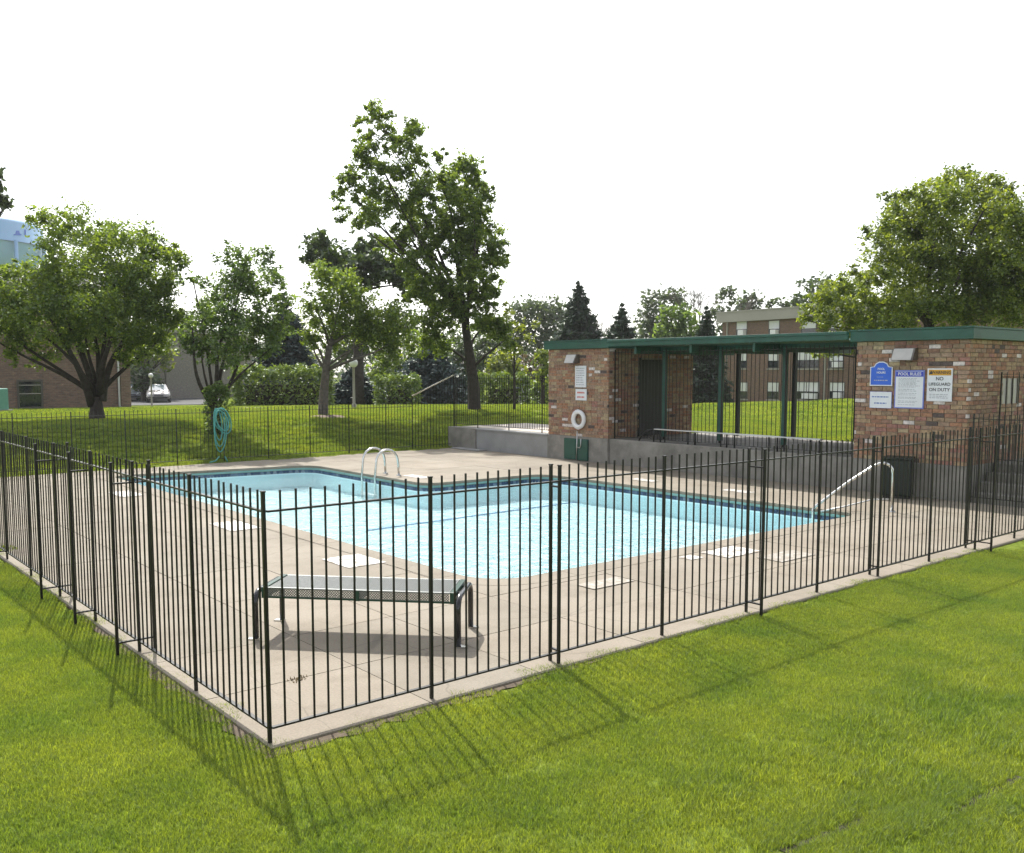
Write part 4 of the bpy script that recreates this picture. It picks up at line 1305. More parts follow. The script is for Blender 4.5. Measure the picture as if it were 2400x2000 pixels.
def tree(name, label, D, base_px, blobs_px, trunk, leaf, per_m2, lm, bark='bark', depth=0.55, group=None, seed=1, limbs=9, r0=0.16, forks=None, cat="tree", sub=11, sink=0.1):
    """base_px (u,v): foot of trunk; blobs_px (u,v,r): lobes of the crown as surveyed; trunk: (u,v) points up to the fork"""
    g = np.random.default_rng(seed)
    us = [b[0] for b in blobs_px]
    half = (max(us) - min(us)) / 2 / FPX * D
    base = at(*base_px, D)
    base.z = float(terrain(base.x, base.y)) - sink
    fwd = Vector((_f.x, _f.y, 0)).normalized()
    blobs = []
    uc = (max(us) + min(us)) / 2
    for (u, v, r) in blobs_px:
        e = math.sqrt(max(0.1, 1 - ((u - uc) / FPX * D / max(half, .1)) ** 2))
        dz = g.uniform(-1, 1) * half * depth * e
        c = at(u, v, D + dz)
        blobs.append((tuple(c), r / FPX * (D + dz)))
        if r / FPX * D > 0.4 and g.uniform() < 0.55:      # a second lobe behind or in front, so the crown has depth
            dz2 = -dz * 0.8 + g.uniform(-0.4, 0.4) * half * depth
            c = at(u + g.uniform(-8, 8), v + g.uniform(-6, 10), D + dz2)
            blobs.append((tuple(c), r / FPX * (D + dz2) * 0.9))
    t = thing(name, label, cat, base, group)
    P = blob_points(blobs, per_m2, seed + 5, sub=sub, dens=12 if D < 40 else 18)
    me = leaf_mesh("crown", tri_leaves(P - np.array(base)[None], leaf * (0.88 if D < 40 else 1.15), seed=seed + 9), lm)
    link("crown", me, t)
    tk = MB()
    pts = [base] + [at(u, v, D) for u, v in trunk]
    rel = [p - base for p in pts]
    rs = [r0 * (1 - 0.45 * i / max(1, len(rel) - 1)) for i in range(len(rel))]
    if len(rel) > 1:
        rel.insert(1, rel[0].lerp(rel[1], 0.15)); rs[0] *= 1.45; rs.insert(1, r0)
    tk.tube(rel, rs, 10)
    if forks:
        for (ua, va), (ub, vb), ra, rb in forks:
            limb(tk, at(ua, va, D) - base, at(ub, vb, D + g.uniform(-1, 1) * half * 0.4) - base, ra, rb, 0.05, int(g.integers(1e6)))
    order = g.permutation(len(blobs))[:limbs]
    for j in order:
        c, r = blobs[j]
        c = Vector(c) - base
        st = rel[-1] if c.z > rel[-1].z + 0.3 or len(rel) < 4 else rel[-2]
        limb(tk, st, c, rs[-1] * 0.6, 0.015, 0.10, int(g.integers(1e6)))
    tk.build("trunk", bark, t, smooth=True)
    return t
LT = [(28, 645, 30), (-10, 690, 36), (95, 515, 28), (125, 550, 44), (150, 500, 22), (175, 535, 46), (235, 558, 48), (300, 560, 44), (350, 580, 42), (405, 605, 32), (437, 612, 15), (75, 655, 40), (125, 640, 54), (190, 630, 58), (260, 640, 58), (330, 650, 55), (388, 670, 36),
      (20, 720, 50), (90, 720, 62), (160, 720, 62), (230, 720, 62), (300, 720, 60), (368, 730, 46), (412, 745, 30), (40, 785, 46), (110, 795, 46), (180, 790, 42), (250, 790, 46), (320, 795, 46), (380, 790, 36), (-35, 730, 46), (-55, 770, 50), (20, 835, 24), (85, 840, 22), (290, 835, 22)]
tree("tree", "broad green multi-stemmed tree at far left by the brick wall", 30, (228, 985), LT, [(225, 930)], 0.115, 300, 'leaf_a', depth=0.6, seed=11, r0=0.24, limbs=6,
     forks=[((215, 950), (150, 800), 0.13, 0.06), ((222, 935), (185, 800), 0.09, 0.04), ((230, 930), (222, 790), 0.11, 0.05), ((235, 925), (262, 790), 0.13, 0.05), ((238, 940), (300, 780), 0.14, 0.05), ((150, 800), (60, 690), 0.06, 0.02), ((300, 780), (370, 680), 0.05, 0.02), ((228, 900), (200, 790), 0.07, 0.03), ((232, 890), (245, 700), 0.09, 0.02)])
T2 = [(528, 597, 26), (575, 610, 34), (620, 615, 34), (650, 650, 27), (560, 660, 42), (612, 680, 46), (660, 712, 32), (515, 705, 38), (452, 655, 16), (480, 665, 18), (490, 735, 42), (550, 750, 50), (612, 760, 50), (660, 770, 32), (452, 765, 30), (470, 810, 36), (530, 820, 42), (590, 822, 38), (636, 815, 26), (437, 800, 22), (428, 662, 12), (680, 742, 16), (540, 690, 36)]
tree("tree", "smaller multi-stemmed tree behind the hanging hose", 27, (503, 1010), T2, [(503, 960)], 0.115, 280, 'leaf_b', seed=21, r0=0.15, limbs=6,
     forks=[((500, 960), (455, 840), 0.075, 0.035), ((503, 955), (508, 830), 0.085, 0.04), ((508, 960), (560, 845), 0.08, 0.035), ((455, 840), (450, 770), 0.035, 0.015), ((508, 830), (570, 700), 0.04, 0.012)])
T3 = [(760, 640, 34), (800, 662, 40), (730, 705, 34), (782, 712, 46), (842, 705, 46), (742, 760, 40), (800, 770, 50), (862, 765, 50), (920, 748, 40), (735, 806, 28), (782, 800, 26), (878, 778, 32), (920, 800, 40), (958, 765, 26), (966, 815, 24), (718, 790, 20), (915, 840, 20)]
tree("tree", "slender leaning tree with grey trunk ringed by mulch behind far fence", 30.5, (757, 978), T3, [(759, 920), (764, 870), (772, 810)], 0.12, 250, 'leaf_a', bark='barkgrey', seed=31, r0=0.17, limbs=8,
     forks=[((763, 870), (835, 790), 0.05, 0.02), ((764, 860), (890, 770), 0.045, 0.015)])
DK = [(750, 575, 38), (727, 600, 22), (770, 605, 30), (860, 592, 40), (820, 625, 40), (885, 625, 45), (925, 640, 40), (960, 660, 35), (800, 650, 30)]
tree("tree", "dark dense tree behind the slender leaning tree, left of the tallest tree", 48, (840, 950), DK, [(840, 800), (840, 690)], 0.24, 60, 'leaf_dark', seed=41, r0=0.3, limbs=6)
BT = [(1100, 660, 30), (1135, 700, 28), (1060, 720, 30), (1120, 740, 26), (1040, 680, 26), (1155, 690, 20), (1080, 545, 28), (915, 270, 14), (930, 330, 20), (905, 400, 26), (985, 375, 24), (1040, 420, 26), (1085, 450, 26), (915, 470, 26), (830, 460, 22), (1030, 550, 30), (970, 520, 28), (1130, 510, 24), (1110, 545, 26), (1150, 615, 26), (1060, 600, 26), (930, 590, 24), (1000, 690, 26), (960, 690, 24), (1080, 650, 26), (876, 268, 30), (845, 285, 18), (902, 305, 26), (858, 318, 22), (969, 305, 26), (955, 350, 36), (850, 368, 34), (938, 395, 36), (820, 421, 26), (1030, 370, 20), (1087, 392, 34), (1123, 431, 30), (1146, 455, 20), (794, 455, 22), (876, 442, 36), (984, 440, 36), (1061, 450, 40), (800, 498, 24), (881, 500, 36), (958, 480, 36), (1115, 488, 36), (840, 527, 20),
      (1061, 515, 40), (1010, 485, 26), (1139, 548, 36), (1092, 578, 40), (938, 550, 30), (1000, 580, 36), (1164, 591, 30), (1182, 612, 14), (897, 570, 24), (958, 622, 36), (1113, 627, 36), (1152, 652, 26), (1020, 637, 34), (984, 673, 32), (1061, 680, 28), (1130, 673, 30), (1030, 714, 36), (1092, 720, 30), (1147, 719, 22), (1010, 755, 36), (1050, 765, 30), (1135, 762, 28), (1172, 776, 34), (1002, 805, 30), (1038, 812, 26), (1190, 805, 22), (915, 345, 20), (1000, 530, 24)]
tree("tree", "tallest tree with thick dark trunk and open ragged crown", 34, (1112, 972), BT, [(1110, 900), (1100, 830), (1090, 760)], 0.135, 330, 'leaf_a', depth=0.42, seed=51, r0=0.25, limbs=12,
     forks=[((1092, 780), (1070, 560), 0.11, 0.05), ((1095, 770), (1120, 500), 0.08, 0.03), ((1090, 770), (1030, 500), 0.10, 0.045), ((1070, 560), (960, 350), 0.045, 0.015), ((1030, 500), (890, 290), 0.04, 0.012), ((1085, 700), (880, 500), 0.05, 0.015), ((1105, 860), (1010, 790), 0.06, 0.02), ((1112, 860), (1180, 800), 0.06, 0.02), ((1060, 640), (920, 560), 0.05, 0.015)], sub=9)
RT = [(2259, 403, 18), (2263, 430, 36), (2205, 445, 36), (2126, 455, 20), (2071, 458, 13), (2098, 462, 15), (2331, 440, 32), (2362, 455, 22), (2170, 480, 46), (2239, 473, 48), (2307, 480, 48), (2109, 504, 36), (2355, 494, 42), (2091, 542, 36), (2033, 549, 20), (2143, 542, 48), (2205, 535, 52), (2273, 535, 52), (2335, 542, 52), (2390, 542, 52), (2061, 583, 36), (2109, 597, 48),
      (2177, 597, 52), (2246, 597, 52), (2314, 597, 52), (2376, 604, 52), (1999, 631, 14), (2023, 652, 32), (2067, 641, 42), (2126, 652, 48), (2194, 659, 52), (2263, 659, 52), (2331, 665, 52), (2383, 669, 52), (1971, 676, 36), (1930, 703, 36), (1896, 724, 26), (1971, 720, 42), (2023, 710, 46), (2085, 713, 46), (2143, 720, 46), (2211, 720, 46), (2280, 720, 46), (2349, 724, 46), (1886, 750, 20), (1937, 755, 28), (1992, 760, 32), (2040, 760, 32), (2098, 760, 32), (1905, 812, 24), (1945, 822, 22), (1985, 815, 22), (2420, 600, 60), (2430, 690, 60), (2440, 520, 40)]
tree("tree", "large bright green tree rising behind the right brick building", 33, (2190, 960), RT, [(2185, 830), (2175, 745)], 0.13, 270, 'leaf_c', depth=0.5, seed=61, r0=0.26, limbs=8, sub=14,
     forks=[((2175, 760), (2080, 690), 0.09, 0.03), ((2175, 760), (2250, 640), 0.09, 0.03), ((2175, 750), (2190, 560), 0.09, 0.03)])
# sapling with yellow-green leaves left of the brick building
tree("tree", "thin yellow-green sapling just left of the brick building's roof", 34, (1205, 955), [(1190, 740, 20), (1215, 770, 22), (1240, 790, 16), (1195, 800, 24), (1215, 830, 18), (1262, 755, 10), (1250, 765, 10), (1185, 715, 10)], [(1205, 880), (1205, 800)], 0.14, 100, 'leaf_yellow', seed=63, r0=0.05, limbs=5)
tree("tree", "overhanging grey-green branch tips at the upper left edge of the photo", 40, (-120, 960), [(-60, 420, 50), (-25, 445, 30), (2, 470, 16), (16, 485, 9), (-95, 480, 50), (-8, 500, 10), (-110, 430, 60), (-5, 412, 10)], [(-120, 800), (-115, 600)], 0.2, 90, 'leaf_far', seed=65, r0=0.25, limbs=6)
# far deciduous trees
FAR = [
 ("rounded grey-green tree far behind, between tallest tree and tall spruce", 95, (1262, 930), [(1215, 735, 30), (1245, 725, 30), (1275, 722, 32), (1310, 735, 32), (1225, 775, 40), (1275, 775, 42), (1325, 775, 40), (1250, 820, 45), (1310, 820, 45), (1200, 800, 35), (1340, 750, 25)], 'leaf_far', 71),
 ("tall round-topped grey-green tree right of the small spruce", 90, (1560, 930), [(1530, 705, 26), (1560, 692, 26), (1585, 700, 24), (1520, 740, 30), (1560, 735, 34), (1600, 730, 26), (1510, 775, 30), (1545, 780, 34), (1510, 810, 30)], 'leaf_far', 72),
 ("pale green tree in front of the round-topped one, behind canopy roof", 62, (1580, 930), [(1565, 740, 26), (1595, 735, 28), (1620, 745, 24), (1560, 775, 30), (1600, 775, 34), (1635, 775, 24), (1580, 805, 30), (1620, 805, 28)], 'leaf_b', 73),
 ("sparse twiggy tree right of the bare grey tree behind apartment roof", 110, (1695, 930), [(1690, 690, 14), (1708, 680, 14), (1715, 705, 14), (1690, 725, 18), (1712, 740, 20), (1672, 735, 16), (1700, 765, 24)], 'leaf_far', 74),
 ("low grey-green tree showing over the middle of the apartment roof", 115, (1765, 930), [(1745, 705, 18), (1770, 700, 18), (1780, 720, 20), (1750, 730, 20), (1735, 718, 14), (1765, 760, 30)], 'leaf_far', 75),
 ("small dark tree over the apartment roof's right half", 115, (1825, 930), [(1805, 712, 14), (1825, 708, 14), (1845, 716, 14), (1815, 740, 20), (1840, 740, 20)], 'leaf_dark', 76),
 ("dark spreading oak behind the apartment roof beside the bright tree", 105, (1920, 930), [(1895, 675, 22), (1920, 665, 22), (1945, 668, 22), (1875, 700, 20), (1905, 700, 26), (1935, 700, 28), (1960, 690, 24), (1865, 715, 12), (1930, 740, 30)], 'leaf_dark', 77),
 ("yellow-green tree in front of the grey building behind parked cars", 84, (345, 940), [(330, 800, 34), (370, 810, 30), (345, 840, 34), (385, 840, 22), (320, 850, 28), (395, 815, 20), (360, 770, 26)], 'leaf_c', 78),
 ("dark green shrub between left brick house and silver car", 82, (335, 925), [(325, 880, 24), (350, 885, 26), (335, 905, 26), (372, 900, 18)], 'leaf_dark', 79),
]
for lab, D, bp, bl_, lm, sd in FAR:
    tree("tree", lab, D, bp, bl_, [(bp[0], bp[1] - 60), (bp[0], bp[1] - 120)], 0.0042 * D, 55000 / D ** 2, lm, seed=sd, r0=0.002 * D + 0.1, limbs=6, depth=0.5, group=None)
# back row of foliage masses behind hedge line
BACK = [
 ("mid green tree mass behind the hedge between spruce and leaning tree", 62, (700, 935), [(680, 760, 30), (700, 800, 36), (690, 850, 36), (730, 850, 30), (665, 830, 25)], 'leaf_c', 81),
 ("mottled green shrub tree right of the globe lamp", 60, (935, 935), [(900, 850, 30), (935, 840, 34), (960, 860, 30), (915, 880, 34), (955, 895, 34), (985, 850, 30), (880, 880, 26), (900, 800, 30), (950, 790, 30), (1000, 800, 30)], 'leaf_a', 82),
 ("light yellow-green rounded shrub right of the thick dark trunk", 58, (1180, 935), [(1165, 850, 26), (1185, 835, 26), (1200, 855, 26), (1175, 875, 30), (1205, 880, 26), (1150, 870, 20)], 'leaf_yellow', 83),
 ("brownish shrub between the light shrub and the brick building", 60, (1245, 935), [(1235, 855, 22), (1255, 865, 24), (1240, 885, 26), (1265, 890, 22)], 'leaf_brown', 84),
 ("green bush top peeking beside the brick building's left edge", 50, (1272, 935), [(1265, 835, 18), (1280, 825, 18), (1275, 850, 18), (1268, 880, 20)], 'leaf_c', 85),
 ("grey-green backdrop tree behind the tallest tree's lower trunk", 75, (1130, 935), [(1080, 830, 36), (1120, 810, 36), (1140, 850, 36), (1100, 870, 36), (1060, 860, 36), (1160, 800, 30)], 'leaf_dark', 86),
 ("tall backdrop tree behind leaning tree and hedge", 78, (880, 935), [(830, 790, 40), (870, 770, 40), (910, 780, 40), (850, 830, 40), (800, 820, 36), (790, 770, 30), (940, 740, 34), (980, 760, 36)], 'leaf_dark', 87),
]
for lab, D, bp, bl_, lm, sd in BACK:
    tree("tree", lab, D, bp, bl_, [(bp[0], bp[1] - 30), (bp[0], bp[1] - 60)], 0.0042 * D, 55000 / D ** 2, lm, seed=sd, r0=0.12, limbs=4, depth=0.5)

# far-off wood that closes the horizon
g = np.random.default_rng(95)
wp = []
for u in np.arange(-500, 2950, 14):
    Dw = g.uniform(135, 165)
    tp = 800 + 22 * math.sin(u / 90.0) + 14 * math.sin(u / 37.0) + g.uniform(-10, 10)
    for v in np.arange(tp, 950, 22):
        c = np.array(at(u + g.uniform(-8, 8), v + g.uniform(-5, 5), Dw))
        k_ = 26
        wp.append(c[None] + g.normal(size=(k_, 3)) * np.array([1.1, 1.1, 0.9]))
link("far_wood", leaf_mesh("far_wood", tri_leaves(np.concatenate(wp), 0.75, seed=96), 'leaf_far'), kind="stuff", label="far-off line of grey-green woodland along the horizon", cat="woodland")

# bare grey tree
def bare_tree(label, D, base_px, top_px, width_px, seed):
    g = np.random.default_rng(seed)
    base = at(*base_px, D); base.z = float(terrain(base.x, base.y)) - 0.1
    t = thing("bare_tree", label, "tree", base)
    mb_ = MB()
    H = at(*top_px, D).z - base.z
    W = width_px / FPX * D
    def grow(p, d, L, r, lev):
        q = p + d * L
        mb_.tube([p, p.lerp(q, 0.5) + Vector(g.normal(size=3)) * L * 0.04, q], [r, r * 0.8, r * 0.62], 5, cap=False)
        if lev == 0: return
        for _ in range(3 if lev > 1 else 4):
            dd = (d + Vector(g.normal(size=3)) * 0.34 + Vector((0, 0, 0.15))).normalized()
            grow(q, dd, L * g.uniform(0.55, 0.8), r * 0.6, lev - 1)
    grow(Vector((0, 0, 0)), Vector((0, 0, 1)), H * 0.36, 0.16, 5)
    mb_.build("trunk", 'barkgrey', t, smooth=True)
bare_tree("bare grey tree without leaves left of the apartment roof", 85, (1660, 935), (1665, 668), 60, 91)
bare_tree("faint bare tree between the tall spruce and the small spruce", 120, (1408, 930), (1408, 755), 30, 92)

# spruces
def spruce(label, D, base_px, top_px, w_px, m, seed, dens=1.0):
    g = np.random.default_rng(seed)
    base = at(*base_px, D); base.z = float(terrain(base.x, base.y)) - 0.1
    H = at(*top_px, D).z - base.z
    Rb = w_px / 2 / FPX * D
    t = thing("spruce_tree", label, "tree", base)
    pts, dirs = [], []
    tiers = int(max(14, H / 0.26))
    s = max(0.10, 0.0042 * D)
    for i in range(tiers):
        f = i / (tiers - 1)
        z = H * (0.05 + 0.95 * f)
        r = Rb * (1 - f) ** 0.9 + 0.03 * Rb
        nb = max(6, int(20 * (1 - f) + 6))
        for k in range(nb):
            a = g.uniform(0, 6.283)
            L = r * g.uniform(0.72, 1.12)
            dv = np.array([math.cos(a), math.sin(a), 0])
            m_ = max(6, int(L / s * 13 * dens))
            tt = np.sqrt(g.uniform(0.02, 1, size=m_))
            p = dv[None] * (tt * L)[:, None]
            p[:, 2] = z - 0.22 * L * tt + 0.10 * L * tt ** 3
            p += g.normal(size=(m_, 3)) * np.array([0.12 * L + 0.03, 0.12 * L + 0.03, 0.06 * L + 0.03])
            pts.append(p)
    P = np.concatenate(pts)
    me = leaf_mesh("crown", tri_leaves(P, s * 1.35, aspect=0.42, up=0.6, seed=seed), m)
    link("crown", me, t)
    MB().tube([(0, 0, 0), (0, 0, H * 0.5), (0, 0, H * 0.98)], [0.05 * Rb + 0.08, 0.03 * Rb + 0.05, 0.015], 8).build("trunk", 'bark', t, smooth=True)
spruce("blue spruce behind the big hedge, right of the hose tree", 52, (672, 935), (678, 690), 190, 'needle_blue', 101)
spruce("low wide blue spruce behind the globe lamp", 50, (830, 942), (832, 855), 150, 'needle_blue', 102, 1.3)
spruce("dark spruce behind the sloping fence rail", 54, (1010, 942), (1010, 790), 240, 'needle_blue', 103, 1.2)
spruce("tall pointed spruce rising over the left brick building", 66, (1355, 930), (1352, 663), 200, 'needle', 104)
spruce("short spruce over the canopy's left end", 62, (1455, 930), (1451, 715), 160, 'needle', 105)
spruce("dark narrow spruce left of the apartment building", 58, (1652, 932), (1652, 722), 120, 'needle', 106)

# hedges and bushes
def hedge(name, label, D, u0, u1, v0, v1, lm, seed, thick=2.0, cat="hedge"):
    g = np.random.default_rng(seed)
    a, b = at(u0, v1, D), at(u1, v1, D)
    base = (a + b) / 2
    base.z = float(terrain(base.x, base.y)) - 0.08
    ht = at((u0 + u1) / 2, v0, D).z - base.z
    ln = (b - a); ln.z = 0
    L = ln.length; e = ln.normalized(); fw = Vector((-e.y, e.x, 0))
    t = thing(name, label, cat, base)
    s = max(0.09, 0.0036 * D)
    # clipped block: leaves thick on its faces, rounded edges, an uneven skin of shoots
    cnt = int((2 * L * ht + L * thick + 2 * thick * ht) / (s * s) * 4.5)
    q = g.uniform(-1, 1, size=(cnt, 3))
    q[:, 2] = g.uniform(0, 1, cnt)
    fc = g.uniform(0, 1, cnt)
    push = g.uniform(0.80, 1.0, cnt)
    q[fc < 0.35, 1] = -push[fc < 0.35]
    m2 = (fc >= 0.35) & (fc < 0.70); q[m2, 2] = push[m2]
    m3 = (fc >= 0.70) & (fc < 0.85); q[m3, 0] = np.sign(q[m3, 0]) * push[m3]
    m4 = fc >= 0.85; q[m4, 1] = push[m4]
    rr = (np.abs(q[:, 0]) ** 8 + np.abs(q[:, 1]) ** 5 + np.clip(q[:, 2], 0, 1) ** 8) ** (1 / 7.0)
    q = q / np.maximum(rr, 1.0)[:, None]
    lump = 1 + 0.07 * np.sin(q[:, 0] * L * 2.3 + 1.3) * np.sin(q[:, 1] * 5) + 0.05 * np.sin(q[:, 0] * L * 5.1) + 0.04 * np.sin(q[:, 2] * 9 + q[:, 0] * L * 3)
    ex, fx = np.array(e), np.array(fw)
    P = q[:, :1] * (L / 2) * ex[None] + q[:, 1:2] * (thick / 2) * lump[:, None] * fx[None]
    P[:, 2] = q[:, 2] * ht * lump
    P += g.normal(size=P.shape) * s * 0.45
    P = P[P[:, 2] > 0.0]
    link("foliage", leaf_mesh("foliage", tri_leaves(P, s, seed=seed), lm), t)
    core = MB().obox((0, 0, ht * 0.30), e * max(0.1, L / 2 - 0.6), fw * max(0.06, thick / 2 - 0.75), Vector((0, 0, ht * 0.28)))
    core.build("branch_core", 'bark', t)
    return t
hedge("hedge", "big clipped hedge left of the leaning grey trunk", 44, 545, 782, 862, 945, 'leaf_hedge', 111, 2.4)
hedge("hedge", "short hedge between the globe lamp and sloping fence rail", 48, 880, 985, 882, 945, 'leaf_hedge', 112)
hedge("hedge", "rounded hedge right of the thick dark trunk", 46, 1118, 1242, 880, 944, 'leaf_hedge', 113, 2.2)
hedge("hedge", "dark hedge end beside the brick building, behind small white car", 52, 1248, 1300, 893, 935, 'leaf_a', 114)
hedge("shrub", "leafy suckers and shrub round the hose tree's stems", 26.5, 484, 536, 905, 1012, 'leaf_b', 115, 0.5, cat="shrub")

# mulch ring
mp_ = at(768, 985, 29.8)
mz = float(terrain(mp_.x, mp_.y))
mr = MB()
nm = 28
vs = [(mp_.x, mp_.y, float(terrain(mp_.x, mp_.y)) + 0.035)]
for rr, hh in ((0.32, 0.02), (0.62, -0.005)):
    for k in range(nm):
        a = 2 * math.pi * k / nm
        r_ = rr * (1 + 0.15 * math.sin(3 * a) + 0.1 * rng.uniform())
        x, y = mp_.x + r_ * math.cos(a), mp_.y + r_ * math.sin(a)
        vs.append((x, y, float(terrain(x, y)) + hh))
fs = [(0, 1 + k, 1 + (k + 1) % nm) for k in range(nm)] + [(1 + k, 1 + nm + k, 1 + nm + (k + 1) % nm, 1 + (k + 1) % nm) for k in range(nm)]
MB().add(vs, fs).build("mulch_ring", 'mulch', label="bare mulch patch round the leaning grey trunk", cat="mulch")

# ------------------------------------------------------------------ lamps, cars, utility box
def globe_lamp(label, D, u, v_base, v_top, rpx):
    base = at(u, v_base, D); base.z = float(terrain(base.x, base.y)) - 0.1
    H = at(u, v_top, D).z - base.z
    r = rpx / FPX * D
    t = thing("globe_lamp", label, "street lamp", base, "globe lamps along the paths")
    MB().lathe([(0.09, 0), (0.09, 0.25), (0.05, 0.30), (0.045, H - 2 * r - 0.05), (0.07, H - 2 * r), (0.0, H - 2 * r + 0.01)], (0, 0, 0), 12).build("pole", 'lamppost', t, smooth=True)
    MB().lathe([(r * math.sin(a), -r * math.cos(a)) for a in np.linspace(0.01, math.pi - 0.01, 14)], (0, 0, H - r), 18).build("globe", 'globe', t, smooth=True)
globe_lamp("globe lamp on pale post in front of low blue spruce", 36, 830, 957, 841, 10)
globe_lamp("small distant globe lamp in front of the silver car", 58, 356, 952, 875, 5)

def car(label, base, heading, paint):
    t = thing("parked_car", label, "car", base, "cars parked beyond the lawn")
    t.rotation_euler = (0, 0, heading)
    def shell(sections):
        """sections: (x, [(y,z)...]) mirrored"""
        m_ = MB(); k = len(sections[0][1])
        for x, pr in sections:
            for y, z in pr: m_.v.append((x, y, z))
            for y, z in reversed(pr): m_.v.append((x, -y, z))
        w = 2 * k
        for i in range(len(sections) - 1):
            for j in range(w):
                a, b = i * w + j, i * w + (j + 1) % w
                m_.f.append((a, b, b + w, a + w))
        m_.f.append(tuple(reversed(range(w)))); m_.f.append(tuple(range((len(sections) - 1) * w, len(sections) * w)))
        return m_
    def sec(x, hw, zt, zb=0.25):
        return (x, [(hw * 0.92, zb), (hw, zb + 0.15), (hw, zt - 0.22), (hw * 0.95, zt - 0.04), (hw * 0.80, zt)])
    body = shell([sec(-2.32, 0.70, 0.72, 0.38), sec(-2.25, 0.82, 0.90, 0.30), sec(-1.5, 0.89, 0.98), sec(-0.5, 0.90, 0.97), sec(0.7, 0.90, 0.96), sec(1.5, 0.88, 0.88), sec(2.05, 0.84, 0.78, 0.28), sec(2.28, 0.72, 0.62, 0.34)])
    body.build("body", paint, t, smooth=True)
    def cab(x, hw, z): return [(x, -hw, z), (x, hw, z)]
    cabin = MB()
    b0 = [(-1.75, .78, .95), (1.0, .78, .94), (1.0, -.78, .94), (-1.75, -.78, .95)]
    b1 = [(-0.95, .58, 1.40), (0.12, .58, 1.43), (0.12, -.58, 1.43), (-0.95, -.58, 1.40)]
    cabin.add(b0 + b1, [(0, 1, 5, 4), (1, 2, 6, 5), (2, 3, 7, 6), (3, 0, 4, 7), (4, 5, 6, 7)])
    cabin.build("cabin", paint, t, bevel=0.05)
    def pane(i0, i1, inset, nm):
        q = [Vector(v) for v in (b0[i0], b0[i1], b1[i1], b1[i0])]
        c = sum(q, Vector()) / 4
        nrm = (q[1] - q[0]).cross(q[3] - q[0]).normalized()
        if nrm.dot(c - Vector((-0.3, 0, 1.1))) < 0: nrm = -nrm
        MB().add([c + (p - c) * inset + nrm * 0.008 for p in q], [(0, 1, 2, 3)]).build(nm, 'carglass', t)
    pane(1, 2, 0.9, "windshield"); pane(3, 0, 0.86, "rear_window"); pane(0, 1, 0.84, "side_window"); pane(2, 3, 0.84, "side_window")
    for x in (-1.42, 1.42):
        for sy in (-1, 1):
            w = MB().tube([(x, sy * 0.70, 0.32), (x, sy * 0.91, 0.32)], 0.32, 18).build("wheel", 'tyre', t, smooth=False)
            MB().tube([(x, sy * 0.905, 0.32), (x, sy * 0.92, 0.32)], 0.20, 14).build("rim", 'alu', w)
    for sy in (-1, 1):
        MB().obox((2.20, sy * 0.60, 0.66), Vector((0.06, sy * -0.02, 0)), Vector((0.02, 0.15, 0)), Vector((0, 0, 0.06))).build("headlight", 'globe', t, bevel=0.02)
    MB().box((2.26, -0.35, 0.52), (2.31, 0.35, 0.60)).build("grille", 'black', t)
    MB().box((2.26, -0.62, 0.36), (2.315, 0.62, 0.44)).build("bumper_intake", 'black', t)
    return t
rd = math.atan2(_r.y, _r.x)
for lab, u, v, D, hd, pt in (("silver sedan parked beyond the lawn, behind the small globe lamp", 372, 948, 80, rd - 1.2, 'carsilver'),
                             ("pale car mostly hidden behind the left brick house corner", 303, 946, 84, rd - 1.1, 'carblue'),
                             ("small white car peeking out behind the rounded hedge", 1243, 932, 80, rd - 0.5, 'carwhite')):
    b = at(u, v, D); b.z = float(terrain(b.x, b.y))
    car(lab, b, hd, pt)
p = at(620, 950, 72)
for (u0, u1, D0, D1) in ((240, 520, 73, 90), (1180, 1330, 74, 90)):
    a, b, c, d = at(u0, 940, D0), at(u1, 940, D0), at(u1, 940, D1), at(u0, 940, D1)
    poly = [(q.x, q.y) for q in (a, b, c, d)]
    zz = max(float(terrain(x, y)) for x, y in poly) + 0.01
    MB().prism(poly, zz - 0.3, zz).build("parking_lot", 'asphalt', kind="structure")
# footpath across the far lawn
pts = [(at(u, v, D)) for u, v, D in ((540, 955, 38), (640, 957, 37.2), (700, 950, 41), (800, 945, 43.5), (1000, 944, 44))]
pp = MB()
for a, b in zip(pts[:-1], pts[1:]):
    d = Vector((b.x - a.x, b.y - a.y, 0)).normalized(); s_ = Vector((-d.y, d.x, 0)) * 0.6
    nseg = 8
    for i in range(nseg):
        q = [a.lerp(b, i / nseg) - s_, a.lerp(b, (i + 1) / nseg) - s_, a.lerp(b, (i + 1) / nseg) + s_, a.lerp(b, i / nseg) + s_]
        pp.add([(v.x, v.y, float(terrain(v.x, v.y)) + 0.02) for v in q], [(0, 1, 2, 3)])
pp.build("footpath", 'path', kind="structure")
ub = at(-10, 960, 38); ub.z = float(terrain(ub.x, ub.y))
UB = thing("utility_box", "pale green utility box at the left edge by the brick house", "utility box", ub)
MB().obox((0, 0, 0.42), _r * 0.32, Vector((_r.y, -_r.x, 0)) * 0.3, Vector((0, 0, 0.42))).build("body", 'utility', UB, bevel=0.03)
MB().obox((0, 0, 0.03), _r * 0.42, Vector((_r.y, -_r.x, 0)) * 0.4, Vector((0, 0, 0.05))).build("pad", 'concrete', UB)

# ------------------------------------------------------------------ houses behind
def wall_frame(pa, pb):
    e = Vector((pb.x - pa.x, pb.y - pa.y, 0)); L = e.length; e.normalize()
    nrm = Vector((e.y, -e.x, 0))
    if nrm.dot(CAMP - pa) < 0: nrm = -nrm
    return e, nrm, L
def hit(u, v, pa, nrm):
    d = ray(u, v)
    t_ = (pa - CAMP).dot(nrm) / d.dot(nrm)
    return CAMP + d * t_
